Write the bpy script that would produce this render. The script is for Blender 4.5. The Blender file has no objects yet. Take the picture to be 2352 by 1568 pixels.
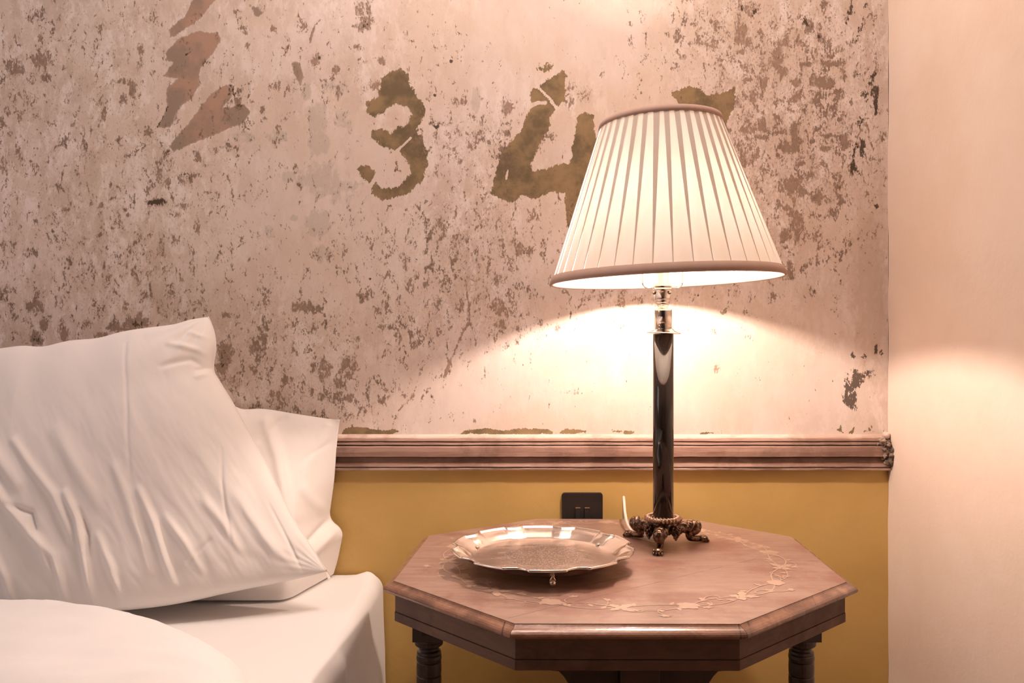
import bpy, bmesh, math, random
import numpy as np
from mathutils import Vector, Matrix, noise

random.seed(7)
sc = bpy.context.scene
COL = sc.collection
PI = math.pi
F, CX, CY, CAMZ = 1900.0, 1176.0, 784.0, 1.06        # lens in pixels of the 2352 wide frame


def at(px, py, Y):
    """photo pixel at distance Y from the camera -> world point"""
    return Vector(((px - CX) / F * Y, Y, CAMZ - (py - CY) / F * Y))


# ------------------------------------------------------------------ camera
cd = bpy.data.cameras.new('camera')
cam = bpy.data.objects.new('camera', cd)
COL.objects.link(cam)
cam.location = (0, 0, CAMZ)
cam.rotation_euler = (PI / 2, 0, 0)
cd.sensor_width = 36.0
cd.lens = F / 2352.0 * 36.0
cd.clip_start = 0.02
sc.camera = cam

# ------------------------------------------------------------------ world, lights, exposure
w = bpy.data.worlds.new('world')
sc.world = w
w.use_nodes = True
w.node_tree.nodes['Background'].inputs[0].default_value = (1.0, 0.80, 0.71, 1)
w.node_tree.nodes['Background'].inputs[1].default_value = 0.012


def area(name, loc, target, size, power, color, sizey=None):
    l = bpy.data.lights.new(name, 'AREA')
    l.energy = power
    l.color = color
    l.shape = 'RECTANGLE'
    l.size = size
    l.size_y = sizey or size
    o = bpy.data.objects.new(name, l)
    COL.objects.link(o)
    o.location = loc
    d = Vector(target) - Vector(loc)
    o.rotation_euler = d.to_track_quat('-Z', 'Y').to_euler()
    return o


area('window_daylight', (-2.1, 0.75, 1.9), (-0.5, 1.35, 0.7), 0.8, 5.4, (0.96, 0.92, 1.0), 1.4)
area('ceiling_fill', (0.0, 1.22, 2.5), (0.0, 1.23, 0.6), 0.5, 13.5, (1.0, 0.80, 0.70))  # added overhead fill in place of ceiling bounce, no fixture hangs there
BULB_POWER = 900.0
sc.view_settings.view_transform = 'Standard'
sc.view_settings.look = 'None'
sc.view_settings.gamma = 1.0
sc.view_settings.exposure = 0.46
sc.view_settings.use_curve_mapping = False
sc.cycles.max_bounces = 7
sc.cycles.transmission_bounces = 8
sc.cycles.diffuse_bounces = 4
sc.cycles.glossy_bounces = 5
sc.cycles.sample_clamp_indirect = 4.0
sc.cycles.use_denoising = True


# ------------------------------------------------------------------ helpers: meshes
class MB:
    def __init__(s):
        s.v, s.f, s.m = [], [], []

    def add(s, vs, fs, mi=0):
        b = len(s.v)
        s.v += [tuple(p) for p in vs]
        s.f += [tuple(i + b for i in f) for f in fs]
        s.m += [mi] * len(fs)

    def box(s, c, d, rot=0.0, mi=0):
        cx, cy, cz = c
        co, si = math.cos(rot), math.sin(rot)
        vs = []
        for z in (-.5, .5):
            for x, y in ((-.5, -.5), (.5, -.5), (.5, .5), (-.5, .5)):
                X, Y = x * d[0], y * d[1]
                vs.append((cx + co * X - si * Y, cy + si * X + co * Y, cz + z * d[2]))
        s.add(vs, [(3, 2, 1, 0), (4, 5, 6, 7), (0, 1, 5, 4), (1, 2, 6, 5), (2, 3, 7, 6), (3, 0, 4, 7)], mi)

    def lathe(s, c, prof, seg=40, mod=None, caps=True, tilt=None):
        """prof: list of (r, z) relative to c"""
        vs, fs = [], []
        n = len(prof)
        for i, (r, z) in enumerate(prof):
            for k in range(seg):
                a = 2 * PI * k / seg
                rr = r + (mod(a, i) if mod else 0)
                p = Vector((rr * math.cos(a), rr * math.sin(a), z))
                if tilt:
                    p = tilt @ p
                vs.append((c[0] + p[0], c[1] + p[1], c[2] + p[2]))
        for i in range(n - 1):
            for k in range(seg):
                k2 = (k + 1) % seg
                fs.append((i * seg + k, i * seg + k2, (i + 1) * seg + k2, (i + 1) * seg + k))
        if caps:
            fs.append(tuple(range(seg))[::-1])
            fs.append(tuple((n - 1) * seg + k for k in range(seg)))
        s.add(vs, fs)

    def tube(s, pts, rads, seg=12, mod=None, caps=True):
        pts = [Vector(p) for p in pts]
        n = len(pts)
        T = [(pts[min(i + 1, n - 1)] - pts[max(i - 1, 0)]).normalized() for i in range(n)]
        up = Vector((0, 0, 1))
        if abs(T[0].dot(up)) > .9:
            up = Vector((1, 0, 0))
        N = (up - T[0] * up.dot(T[0])).normalized()
        vs, fs = [], []
        for i in range(n):
            N = (N - T[i] * N.dot(T[i])).normalized()
            B = T[i].cross(N)
            for k in range(seg):
                a = 2 * PI * k / seg
                r = rads[i] if not mod else rads[i] * mod(a, i, pts[i])
                vs.append(pts[i] + N * (r * math.cos(a)) + B * (r * math.sin(a)))
        for i in range(n - 1):
            for k in range(seg):
                k2 = (k + 1) % seg
                fs.append((i * seg + k, i * seg + k2, (i + 1) * seg + k2, (i + 1) * seg + k))
        if caps:
            fs.append(tuple(range(seg))[::-1])
            fs.append(tuple((n - 1) * seg + k for k in range(seg)))
        s.add(vs, fs)

    def ball(s, c, r, sx=1, sy=1, sz=1, seg=10, rings=7, rot=0.0, fn=None):
        vs, fs = [], []
        co, si = math.cos(rot), math.sin(rot)

        def put(x, y, z):
            x, y, z = x * sx * r, y * sy * r, z * sz * r
            X, Y = co * x - si * y, si * x + co * y
            p = Vector((c[0] + X, c[1] + Y, c[2] + z))
            vs.append(fn(p) if fn else p)
        put(0, 0, -1)
        for i in range(1, rings):
            t = PI * i / rings
            for k in range(seg):
                a = 2 * PI * k / seg
                put(math.sin(t) * math.cos(a), math.sin(t) * math.sin(a), -math.cos(t))
        put(0, 0, 1)
        for k in range(seg):
            fs.append((0, 1 + (k + 1) % seg, 1 + k))
        for i in range(rings - 2):
            for k in range(seg):
                a, b = 1 + i * seg + k, 1 + i * seg + (k + 1) % seg
                fs.append((a, b, b + seg, a + seg))
        L = len(vs) - 1
        for k in range(seg):
            fs.append((1 + (rings - 2) * seg + k, 1 + (rings - 2) * seg + (k + 1) % seg, L))
        s.add(vs, fs)

    def grid(s, P, mi=0, flip=False):
        """P: rows of points"""
        r, c = len(P), len(P[0])
        vs = [p for row in P for p in row]
        fs = []
        for i in range(r - 1):
            for j in range(c - 1):
                q = (i * c + j, i * c + j + 1, (i + 1) * c + j + 1, (i + 1) * c + j)
                fs.append(q[::-1] if flip else q)
        s.add(vs, fs, mi)

    def build(s, name, mats, parent=None, smooth=False, bevel=0.0, weld=0.0, subsurf=0):
        me = bpy.data.meshes.new(name)
        me.from_pydata(s.v, [], s.f)
        mats = mats if isinstance(mats, (list, tuple)) else [mats]
        for m in mats:
            me.materials.append(m)
        me.polygons.foreach_set('material_index', s.m)
        me.polygons.foreach_set('use_smooth', [smooth] * len(me.polygons))
        if weld:
            bm = bmesh.new()
            bm.from_mesh(me)
            bmesh.ops.remove_doubles(bm, verts=bm.verts, dist=weld)
            bmesh.ops.recalc_face_normals(bm, faces=bm.faces)
            bm.to_mesh(me)
            bm.free()
        me.update()
        o = bpy.data.objects.new(name, me)
        COL.objects.link(o)
        if parent is not None:
            o.parent = parent
            r = parent
            off = Vector((0, 0, 0))
            while r is not None:
                if r.type == 'EMPTY':
                    off = r.location.copy()
                r = r.parent
            if parent.type == 'EMPTY':
                o.matrix_parent_inverse = Matrix.Translation(-off)
        if bevel:
            b = o.modifiers.new('bevel', 'BEVEL')
            b.width = bevel
            b.segments = 2
            b.limit_method = 'ANGLE'
            b.angle_limit = math.radians(40)
        if subsurf:
            m = o.modifiers.new('sub', 'SUBSURF')
            m.levels = m.render_levels = subsurf
        return o


def thing(name, label, cat, loc, group=None):
    o = bpy.data.objects.new(name, None)
    o.empty_display_size = .05
    COL.objects.link(o)
    o.location = loc
    tag(o, label, cat, group)
    return o


def tag(o, label, cat, group=None):
    o['label'] = label
    o['category'] = cat
    if group:
        o['group'] = group
    return o


def struct(o):
    o['kind'] = 'structure'
    return o


def fbm(p, sc_=1.0, oct_=4):
    v, a, f = 0.0, .5, sc_
    for _ in range(oct_):
        v += a * noise.noise(Vector(p) * f)
        a *= .5
        f *= 2.03
    return v


def interp(pts, t):
    """piecewise interpolation of tuples, pts = [(t, (..))...]"""
    if t <= pts[0][0]:
        return pts[0][1]
    for (a, A), (b, B) in zip(pts, pts[1:]):
        if t <= b:
            s = (t - a) / (b - a)
            return tuple(x + (y - x) * s for x, y in zip(A, B))
    return pts[-1][1]


def catmull(P, n):
    """resample a list of points with a smooth curve"""
    P = [Vector(p) for p in P]
    out = []
    m = len(P) - 1
    for i in range(n):
        t = i / (n - 1) * m
        k = min(int(t), m - 1)
        s = t - k
        p0, p1, p2, p3 = P[max(k - 1, 0)], P[k], P[k + 1], P[min(k + 2, m)]
        out.append(0.5 * ((2 * p1) + (p2 - p0) * s + (2 * p0 - 5 * p1 + 4 * p2 - p3) * s * s + (3 * p1 - p0 - 3 * p2 + p3) * s ** 3))
    return out


# ------------------------------------------------------------------ helpers: materials
class NT:
    def __init__(s, name):
        s.mat = bpy.data.materials.new(name)
        s.mat.use_nodes = True
        s.t = s.mat.node_tree
        s.t.nodes.clear()
        s.out = s.n('ShaderNodeOutputMaterial')
        s.tc = s.n('ShaderNodeTexCoord')

    def n(s, kind, **kw):
        nd = s.t.nodes.new(kind)
        for k, v in kw.items():
            setattr(nd, k, v)
        return nd

    def link(s, a, b):
        s.t.links.new(a, b)

    def val(s, x, sock):
        if hasattr(x, 'is_output') or hasattr(x, 'links'):
            s.link(x, sock)
        elif isinstance(x, (tuple, list)) and len(x) == 3 and sock.type == 'RGBA':
            sock.default_value = (*x, 1)
        else:
            sock.default_value = x

    def math(s, op, a, b=0.0, c=None, clamp=False):
        nd = s.n('ShaderNodeMath', operation=op)
        nd.use_clamp = clamp
        s.val(a, nd.inputs[0])
        s.val(b, nd.inputs[1])
        if c is not None:
            s.val(c, nd.inputs[2])
        return nd.outputs[0]

    def mapping(s, scale=(1, 1, 1), rot=(0, 0, 0), loc=(0, 0, 0), src=None):
        nd = s.n('ShaderNodeMapping')
        nd.inputs['Scale'].default_value = scale
        nd.inputs['Rotation'].default_value = rot
        nd.inputs['Location'].default_value = loc
        s.link(src or s.tc.outputs['Object'], nd.inputs['Vector'])
        return nd.outputs[0]

    def noise(s, scale, detail=4, rough=.55, vec=None, dist=0.0):
        nd = s.n('ShaderNodeTexNoise')
        nd.inputs['Scale'].default_value = scale
        nd.inputs['Detail'].default_value = detail
        nd.inputs['Roughness'].default_value = rough
        nd.inputs['Distortion'].default_value = dist
        s.link(vec or s.tc.outputs['Object'], nd.inputs['Vector'])
        return nd.outputs[0]

    def step(s, x, lo, hi):
        nd = s.n('ShaderNodeMapRange', interpolation_type='SMOOTHSTEP')
        s.val(x, nd.inputs[0])
        nd.inputs[1].default_value = lo
        nd.inputs[2].default_value = hi
        return nd.outputs[0]

    def mix(s, f, a, b, blend='MIX'):
        nd = s.n('ShaderNodeMix', data_type='RGBA', blend_type=blend)
        s.val(f, nd.inputs[0])
        s.val(a, nd.inputs[6])
        s.val(b, nd.inputs[7])
        return nd.outputs[2]

    def attr(s, name):
        nd = s.n('ShaderNodeAttribute', attribute_name=name)
        sp = s.n('ShaderNodeSeparateColor')
        s.link(nd.outputs['Color'], sp.inputs[0])
        return sp.outputs[0], sp.outputs[1], sp.outputs[2]

    def bump(s, h, strength=.3, dist=.002, normal=None):
        nd = s.n('ShaderNodeBump')
        nd.inputs['Strength'].default_value = strength
        nd.inputs['Distance'].default_value = dist
        s.link(h, nd.inputs['Height'])
        if normal:
            s.link(normal, nd.inputs['Normal'])
        return nd.outputs[0]

    def bsdf(s, color, rough=.6, metal=0.0, normal=None, spec=.5, **kw):
        nd = s.n('ShaderNodeBsdfPrincipled')
        s.val(color, nd.inputs['Base Color'])
        s.val(rough, nd.inputs['Roughness'])
        s.val(metal, nd.inputs['Metallic'])
        s.val(spec, nd.inputs['Specular IOR Level'])
        for k, v in kw.items():
            s.val(v, nd.inputs[k.replace('_', ' ')])
        if normal:
            s.link(normal, nd.inputs['Normal'])
        s.link(nd.outputs[0], s.out.inputs[0])
        return nd


def mat_plaster_wall():
    t = NT('flaking_plaster')
    st, dk, ol = t.attr('mask_a')
    tn, gr, sp = t.attr('mask_b')
    cl, _, _ = t.attr('mask_c')
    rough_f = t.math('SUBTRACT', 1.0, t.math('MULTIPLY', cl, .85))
    v1 = t.mapping((1, 1, .55))
    big = t.noise(5, 5, .6)
    n1 = t.noise(62, 10, .70, v1, .5)
    n2 = t.noise(240, 4, .7, v1, .3)
    # contrasty break-up noise around .5
    br = t.math('ADD', t.math('MULTIPLY', t.math('SUBTRACT', n1, .5), 4.2), t.math('MULTIPLY', t.math('SUBTRACT', n2, .5), 2.2))
    base = t.mix(t.step(big, .38, .62), (.74, .62, .555), (.70, .565, .475))
    mott = t.noise(17, 9, .74, v1, .3)
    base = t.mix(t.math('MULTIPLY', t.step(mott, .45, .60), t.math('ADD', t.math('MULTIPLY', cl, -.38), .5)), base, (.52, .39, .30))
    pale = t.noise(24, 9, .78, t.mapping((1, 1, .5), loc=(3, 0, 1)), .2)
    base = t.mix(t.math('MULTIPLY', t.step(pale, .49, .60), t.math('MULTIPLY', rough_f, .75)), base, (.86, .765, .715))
    # vertical trowel streaks and warm wash on the left
    streak = t.noise(60, 4, .6, t.mapping((1, 1, .12)))
    base = t.mix(t.math('MULTIPLY', t.step(streak, .45, .75), .16), base, (.62, .49, .42))
    wash = t.math('ADD', sp, t.math('MULTIPLY', t.math('SUBTRACT', n1, .5), 1.6))
    base = t.mix(t.math('MULTIPLY', t.step(wash, .35, .8), .42), base, (.50, .37, .27))
    # smooth grey skim patches
    g = t.math('ADD', gr, t.math('MULTIPLY', t.math('SUBTRACT', n1, .5), 1.3))
    base = t.mix(t.math('MULTIPLY', t.step(g, .42, .56), .45), base, (.47, .405, .35))
    # bare reddish plaster
    ta = t.math('ADD', t.math('MULTIPLY', tn, 1.0), t.math('MULTIPLY', br, .42))
    tcol = t.mix(t.step(t.noise(12, 5, .6), .42, .6), (.46, .295, .215), (.33, .245, .19))
    base = t.mix(t.math('MULTIPLY', t.step(ta, .28, .36), .6), base, (.24, .17, .12))
    base = t.mix(t.step(ta, .47, .55), base, tcol)
    # olive paint remains
    oa = t.math('ADD', ol, t.math('MULTIPLY', br, .48))
    ocol = t.mix(t.step(t.noise(16, 6, .65), .38, .64), (.31, .215, .115), (.16, .12, .068))
    base = t.mix(t.step(oa, .47, .54), base, ocol)
    # brown flaked stain
    sa = t.math('ADD', t.math('MULTIPLY', st, .94), t.math('MULTIPLY', br, .72))
    stain = t.step(sa, .50, .66)
    scol = t.mix(t.step(n2, .40, .6), (.38, .25, .18), (.25, .165, .12))
    scol = t.mix(t.math('MULTIPLY', t.step(t.noise(9, 6, .7, t.mapping((1, 1, .7), loc=(1, 0, 5))), .46, .6), .65), scol, (.15, .10, .072))
    base = t.mix(t.math('MULTIPLY', stain, .86), base, scol)
    # fine pale speckle halo
    fs = t.math('ADD', t.math('MULTIPLY', st, .55), t.math('MULTIPLY', t.math('SUBTRACT', t.noise(260, 3, .6, v1), .5), 1.5))
    base = t.mix(t.math('MULTIPLY', t.step(fs, .30, .46), t.math('MULTIPLY', rough_f, .55)), base, (.36, .25, .18))
    da = t.math('ADD', t.math('MULTIPLY', dk, .80), t.math('MULTIPLY', br, .62))
    dark = t.step(da, .52, .64)
    base = t.mix(t.math('MULTIPLY', dark, .92), base, (.075, .052, .036))
    depth = t.math('ADD', t.math('MULTIPLY', stain, -.6), t.math('ADD', t.math('MULTIPLY', mott, .6), t.math('MULTIPLY', n2, .25)))
    nb = t.bump(depth, .35, .0022)
    t.bsdf(base, .82, normal=nb, spec=.25)
    return t.mat


def mat_paint(name, col, col2, rough=.55, bs=.25, scale=7):
    t = NT(name)
    n = t.noise(scale, 5, .6)
    h = t.math('ADD', t.noise(22, 5, .6), t.math('MULTIPLY', t.noise(3.5, 3, .5), 2.0))
    t.bsdf(t.mix(t.step(n, .35, .65), col, col2), rough, normal=t.bump(h, bs, .004), spec=.35)
    return t.mat


def mat_wood(name, c1, c2, c3, axis=(1, 12, 12), rough=.38, bs=.15, coat=0.0, seams=(), rot=0.0, spec=.5):
    t = NT(name)
    v = t.mapping(axis, rot=(0, 0, rot))
    g = t.noise(6, 8, .65, v, .8)
    fine = t.noise(30, 5, .7, v)
    blot = t.noise(9, 6, .65)
    col = t.mix(t.step(g, .35, .66), c1, c2)
    col = t.mix(t.math('MULTIPLY', t.step(blot, .47, .62), .6), col, c3)
    col = t.mix(t.math('MULTIPLY', t.step(fine, .55, .8), .25), col, (c1[0] * .45, c1[1] * .4, c1[2] * .4))
    for (nx, ny, d, lo, hi, wdt) in seams:
        sep = t.n('ShaderNodeSeparateXYZ')
        t.link(t.tc.outputs['Object'], sep.inputs[0])
        s1 = t.math('ADD', t.math('MULTIPLY', sep.outputs[0], nx), t.math('MULTIPLY', sep.outputs[1], ny))
        wob = t.math('MULTIPLY', t.math('SUBTRACT', t.noise(14, 3, .5), .5), .004)
        dist = t.math('ABSOLUTE', t.math('ADD', t.math('SUBTRACT', s1, d), wob))
        al = t.math('SUBTRACT', t.math('MULTIPLY', sep.outputs[0], ny), t.math('MULTIPLY', sep.outputs[1], nx))
        inside = t.math('MULTIPLY', t.math('GREATER_THAN', al, lo), t.math('LESS_THAN', al, hi))
        m = t.math('MULTIPLY', t.math('SUBTRACT', 1.0, t.step(dist, wdt * .3, wdt)), inside)
        m = t.math('MULTIPLY', m, t.step(t.noise(25, 3, .6), .35, .55))
        col = t.mix(t.math('MULTIPLY', m, .8), col, (.06, .03, .02))
    rr = t.math('ADD', rough, t.math('MULTIPLY', t.math('SUBTRACT', blot, .5), .35))
    t.bsdf(col, rr, normal=t.bump(t.math('ADD', fine, t.math('MULTIPLY', g, 1.2)), bs, .0012), spec=spec, Coat_Weight=coat, Coat_Roughness=.34)
    return t.mat


def mat_metal(name, col, col2, rough=.2, rvar=.2, scale=60, bs=.0, metal=1.0):
    t = NT(name)
    n = t.noise(scale, 5, .6)
    r = t.math('ADD', rough, t.math('MULTIPLY', t.math('SUBTRACT', n, .4), rvar), clamp=True)
    t.bsdf(t.mix(t.step(n, .38, .62), col, col2), r, metal, normal=t.bump(n, bs, .002) if bs else None)
    return t.mat


def mat_cloth(name, col, weave=.04, rough=.85, crease=.2):
    t = NT(name)
    wv = t.noise(900, 2, .5)
    cr = t.noise(26, 5, .55, None, .6)
    h = t.math('ADD', t.math('MULTIPLY', wv, weave), t.math('MULTIPLY', cr, crease))
    nd = t.bsdf(col, rough, normal=t.bump(h, .35, .004), spec=.15)
    nd.inputs['Sheen Weight'].default_value = .12
    nd.inputs['Sheen Roughness'].default_value = .4
    return t.mat


def mat_shade(name, col, trans, dim=0.0):
    t = NT(name)
    n = t.noise(40, 5, .6, t.mapping((1, 1, .06)))
    c = t.mix(t.step(n, .3, .7), col, (col[0] * .96, col[1] * .93, col[2] * .88))
    d = t.n('ShaderNodeBsdfDiffuse')
    tr = t.n('ShaderNodeBsdfTranslucent')
    t.val(t.mix(dim, c, (0, 0, 0)), d.inputs[0])
    t.val(c, tr.inputs[0])
    m = t.n('ShaderNodeMixShader')
    m.inputs[0].default_value = trans
    t.link(d.outputs[0], m.inputs[1])
    t.link(tr.outputs[0], m.inputs[2])
    t.link(m.outputs[0], t.out.inputs[0])
    return t.mat


M = {}
M['plaster'] = mat_plaster_wall()
M['mustard'] = mat_paint('mustard_paint', (.63, .42, .145), (.59, .385, .125), .5, .22)
M['pale_wall'] = mat_paint('pale_plaster', (.80, .665, .565), (.76, .61, .50), .7, .3, 4)
M['ceiling'] = mat_paint('ceiling_paint', (.85, .80, .74), (.82, .77, .70))
M['floorwood'] = mat_wood('floor_wood', (.20, .11, .06), (.28, .16, .09), (.12, .07, .04), (10, 1, 10))
M['rail'] = mat_wood('stripped_rail_wood', (.30, .175, .135), (.38, .24, .19), (.16, .09, .065), (1.2, 14, 22), .6, .5, spec=.3)
M['rail_pale'] = mat_wood('rail_pale_paint', (.72, .56, .48), (.64, .47, .39), (.36, .23, .17), (2, 14, 22), .7, .4, spec=.3)
M['rail_dark'] = mat_wood('rail_groove_dark', (.10, .06, .045), (.16, .10, .075), (.05, .03, .022), (1.2, 14, 22), .8, .4, spec=.2)  # darker colour for the recessed segments of the rail profile
M['rubble'] = mat_paint('crumbled_end', (.06, .04, .03), (.42, .31, .24), .9, 1.0, 60)


def seam(p, q, wdt=.0013):
    a, b = at(*p, 1), at(*q, 1)
    P = [Vector((v.x * .36 / (CAMZ - v.z), .36 / (CAMZ - v.z))) for v in (a, b)]
    d = (P[1] - P[0]).normalized()
    n = Vector((-d.y, d.x))
    # along coordinate used in the shader: x*ny - y*nx
    al = [p_.x * n.y - p_.y * n.x for p_ in P]
    return (n.x, n.y, P[0].dot(n), min(al), max(al), wdt)


M['tabletop'] = mat_wood('worn_tabletop_veneer', (.27, .165, .125), (.35, .225, .175), (.20, .075, .05), (1.5, 9, 9), .36, .12, .38,
                         seams=[seam((1166, 1419), (1735, 1283)), seam((1340, 1345), (1445, 1322), .002)], rot=.35)
M['moulding'] = mat_wood('table_moulding_wood', (.22, .10, .06), (.32, .17, .11), (.08, .038, .026), (5, 5, 9), .25, .25, .4,
                         seams=[seam((1160, 1424), (1134, 1462), .0016), seam((1693, 1428), (1716, 1470), .0016), seam((1716, 1424), (1742, 1462), .0018), seam((1862, 1364), (1890, 1392), .0013)])
M['apron'] = mat_wood('table_apron_wood', (.118, .062, .043), (.15, .08, .056), (.065, .032, .023), (4, 4, 14), .55, .3, spec=.3)
M['legwood'] = mat_wood('dark_leg_wood', (.048, .026, .020), (.065, .036, .027), (.03, .016, .013), (8, 8, 1.5), .35, .1, .2)
M['inlay'] = mat_wood('pale_inlay_wood', (.45, .30, .215), (.52, .355, .26), (.38, .245, .18), (4, 4, 4), .34, .05, .55)
M['silver'] = mat_metal('tarnished_silver', (.90, .80, .70), (.82, .70, .60), .07, .14, 35)
M['chrome'] = mat_metal('lamp_chrome', (.92, .86, .80), (.88, .80, .72), .06, .06, 50)
M['bronze'] = mat_metal('antique_bronze', (.26, .17, .12), (.065, .042, .03), .27, .2, 150, .3)
M['bronze_bright'] = mat_metal('rubbed_bronze', (.62, .45, .34), (.34, .23, .17), .3, .2, 200, .15)
M['black'] = mat_metal('black_column_enamel', (.010, .008, .007), (.014, .010, .008), .07, .04, 40, metal=0.0)
M['socket'] = mat_metal('black_plate', (.012, .009, .008), (.016, .012, .010), .45, .1, 40, metal=0.0)
M['brass'] = mat_metal('brass_strip', (.80, .62, .42), (.80, .62, .42), .2, .05)
M['sheet'] = mat_cloth('white_fitted_sheet', (.82, .785, .765), crease=.18)
M['duvet'] = mat_cloth('white_duvet_cotton', (.83, .815, .81), crease=.25)
M['pillow'] = mat_cloth('white_pillow_cotton', (.82, .78, .755), crease=.22)
M['pillow2'] = mat_cloth('white_pillowcase', (.85, .80, .765), crease=.2)
M['flex'] = mat_metal('cream_flex', (.78, .66, .55), (.78, .66, .55), .4, .1, metal=0.0)
M['shade'] = mat_shade('pleated_silk', (.90, .80, .72), .062, .30)
M['shade_trim'] = mat_shade('shade_binding', (.56, .40, .34), .10)
t_ = NT('lamp_bulb_glow')
e_ = t_.n('ShaderNodeEmission')
e_.inputs[0].default_value = (1.0, .80, .68, 1)
e_.inputs[1].default_value = BULB_POWER
t_.link(e_.outputs[0], t_.out.inputs[0])
M['bulb'] = t_.mat
M['dark'] = mat_metal('black_hole', (.03, .02, .015), (.03, .02, .015), .5, .1, metal=0.0)
M['base'] = mat_cloth('grey_divan', (.35, .31, .29))

# ================================================================== room
WY = 1.738                       # back wall plane
RX = 0.7905                      # right wall plane
RAIL_Z = CAMZ - (1040 - CY) / F * WY

# ---- wall_back as a fine grid carrying the stain masks
xs = np.concatenate([np.arange(-2.3, -1.10, .05), np.arange(-1.10, RX + .0005, .0031), [RX]])
zs = np.concatenate([np.arange(0, .80, .05), np.arange(.80, 1.80, .0031), np.arange(1.80, 2.61, .05)])
XX, ZZ = np.meshgrid(xs, zs)
px = CX + XX / WY * F
py = CY - (ZZ - CAMZ) / WY * F
rs = np.random.RandomState(3)


def ell(A, cx, cy, rx, ry, v, ang=0.0):
    c, s = math.cos(ang), math.sin(ang)
    dx, dy = px - cx, py - cy
    d = np.sqrt(((c * dx + s * dy) / rx) ** 2 + ((-s * dx + c * dy) / ry) ** 2)
    np.maximum(A, v * np.clip(1.45 - .75 * d, 0, 1), out=A)


def poly(A, P, v=1.0, soft=9.0):
    P = np.array(P, float)
    lo, hi = P.min(0) - soft, P.max(0) + soft
    sel = (px > lo[0]) & (px < hi[0]) & (py > lo[1]) & (py < hi[1])
    x, y = px[sel], py[sel]
    ins = np.zeros(x.shape, bool)
    dm = np.full(x.shape, 1e9)
    for (x1, y1), (x2, y2) in zip(P, np.roll(P, -1, 0)):
        cnd = ((y1 > y) != (y2 > y)) & (x < (x2 - x1) * (y - y1) / (y2 - y1 + 1e-9) + x1)
        ins ^= cnd
        tt = np.clip(((x - x1) * (x2 - x1) + (y - y1) * (y2 - y1)) / ((x2 - x1) ** 2 + (y2 - y1) ** 2 + 1e-9), 0, 1)
        dm = np.minimum(dm, np.hypot(x - x1 - tt * (x2 - x1), y - y1 - tt * (y2 - y1)))
    sd = np.where(ins, dm, -dm)
    A[sel] = np.maximum(A[sel], v * np.clip(.5 + sd / (2 * soft), 0, 1))


def line(A, P, v, wd):
    for (x1, y1), (x2, y2) in zip(P, P[1:]):
        tt = np.clip(((px - x1) * (x2 - x1) + (py - y1) * (y2 - y1)) / ((x2 - x1) ** 2 + (y2 - y1) ** 2), 0, 1)
        d = np.hypot(px - x1 - tt * (x2 - x1), py - y1 - tt * (y2 - y1))
        np.maximum(A, v * np.clip(1.3 - d / wd, 0, 1), out=A)


Z0 = np.zeros_like(px)
stain, darkm, olive, tan, grey, wash, clean = (Z0.copy() for _ in range(7))
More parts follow.
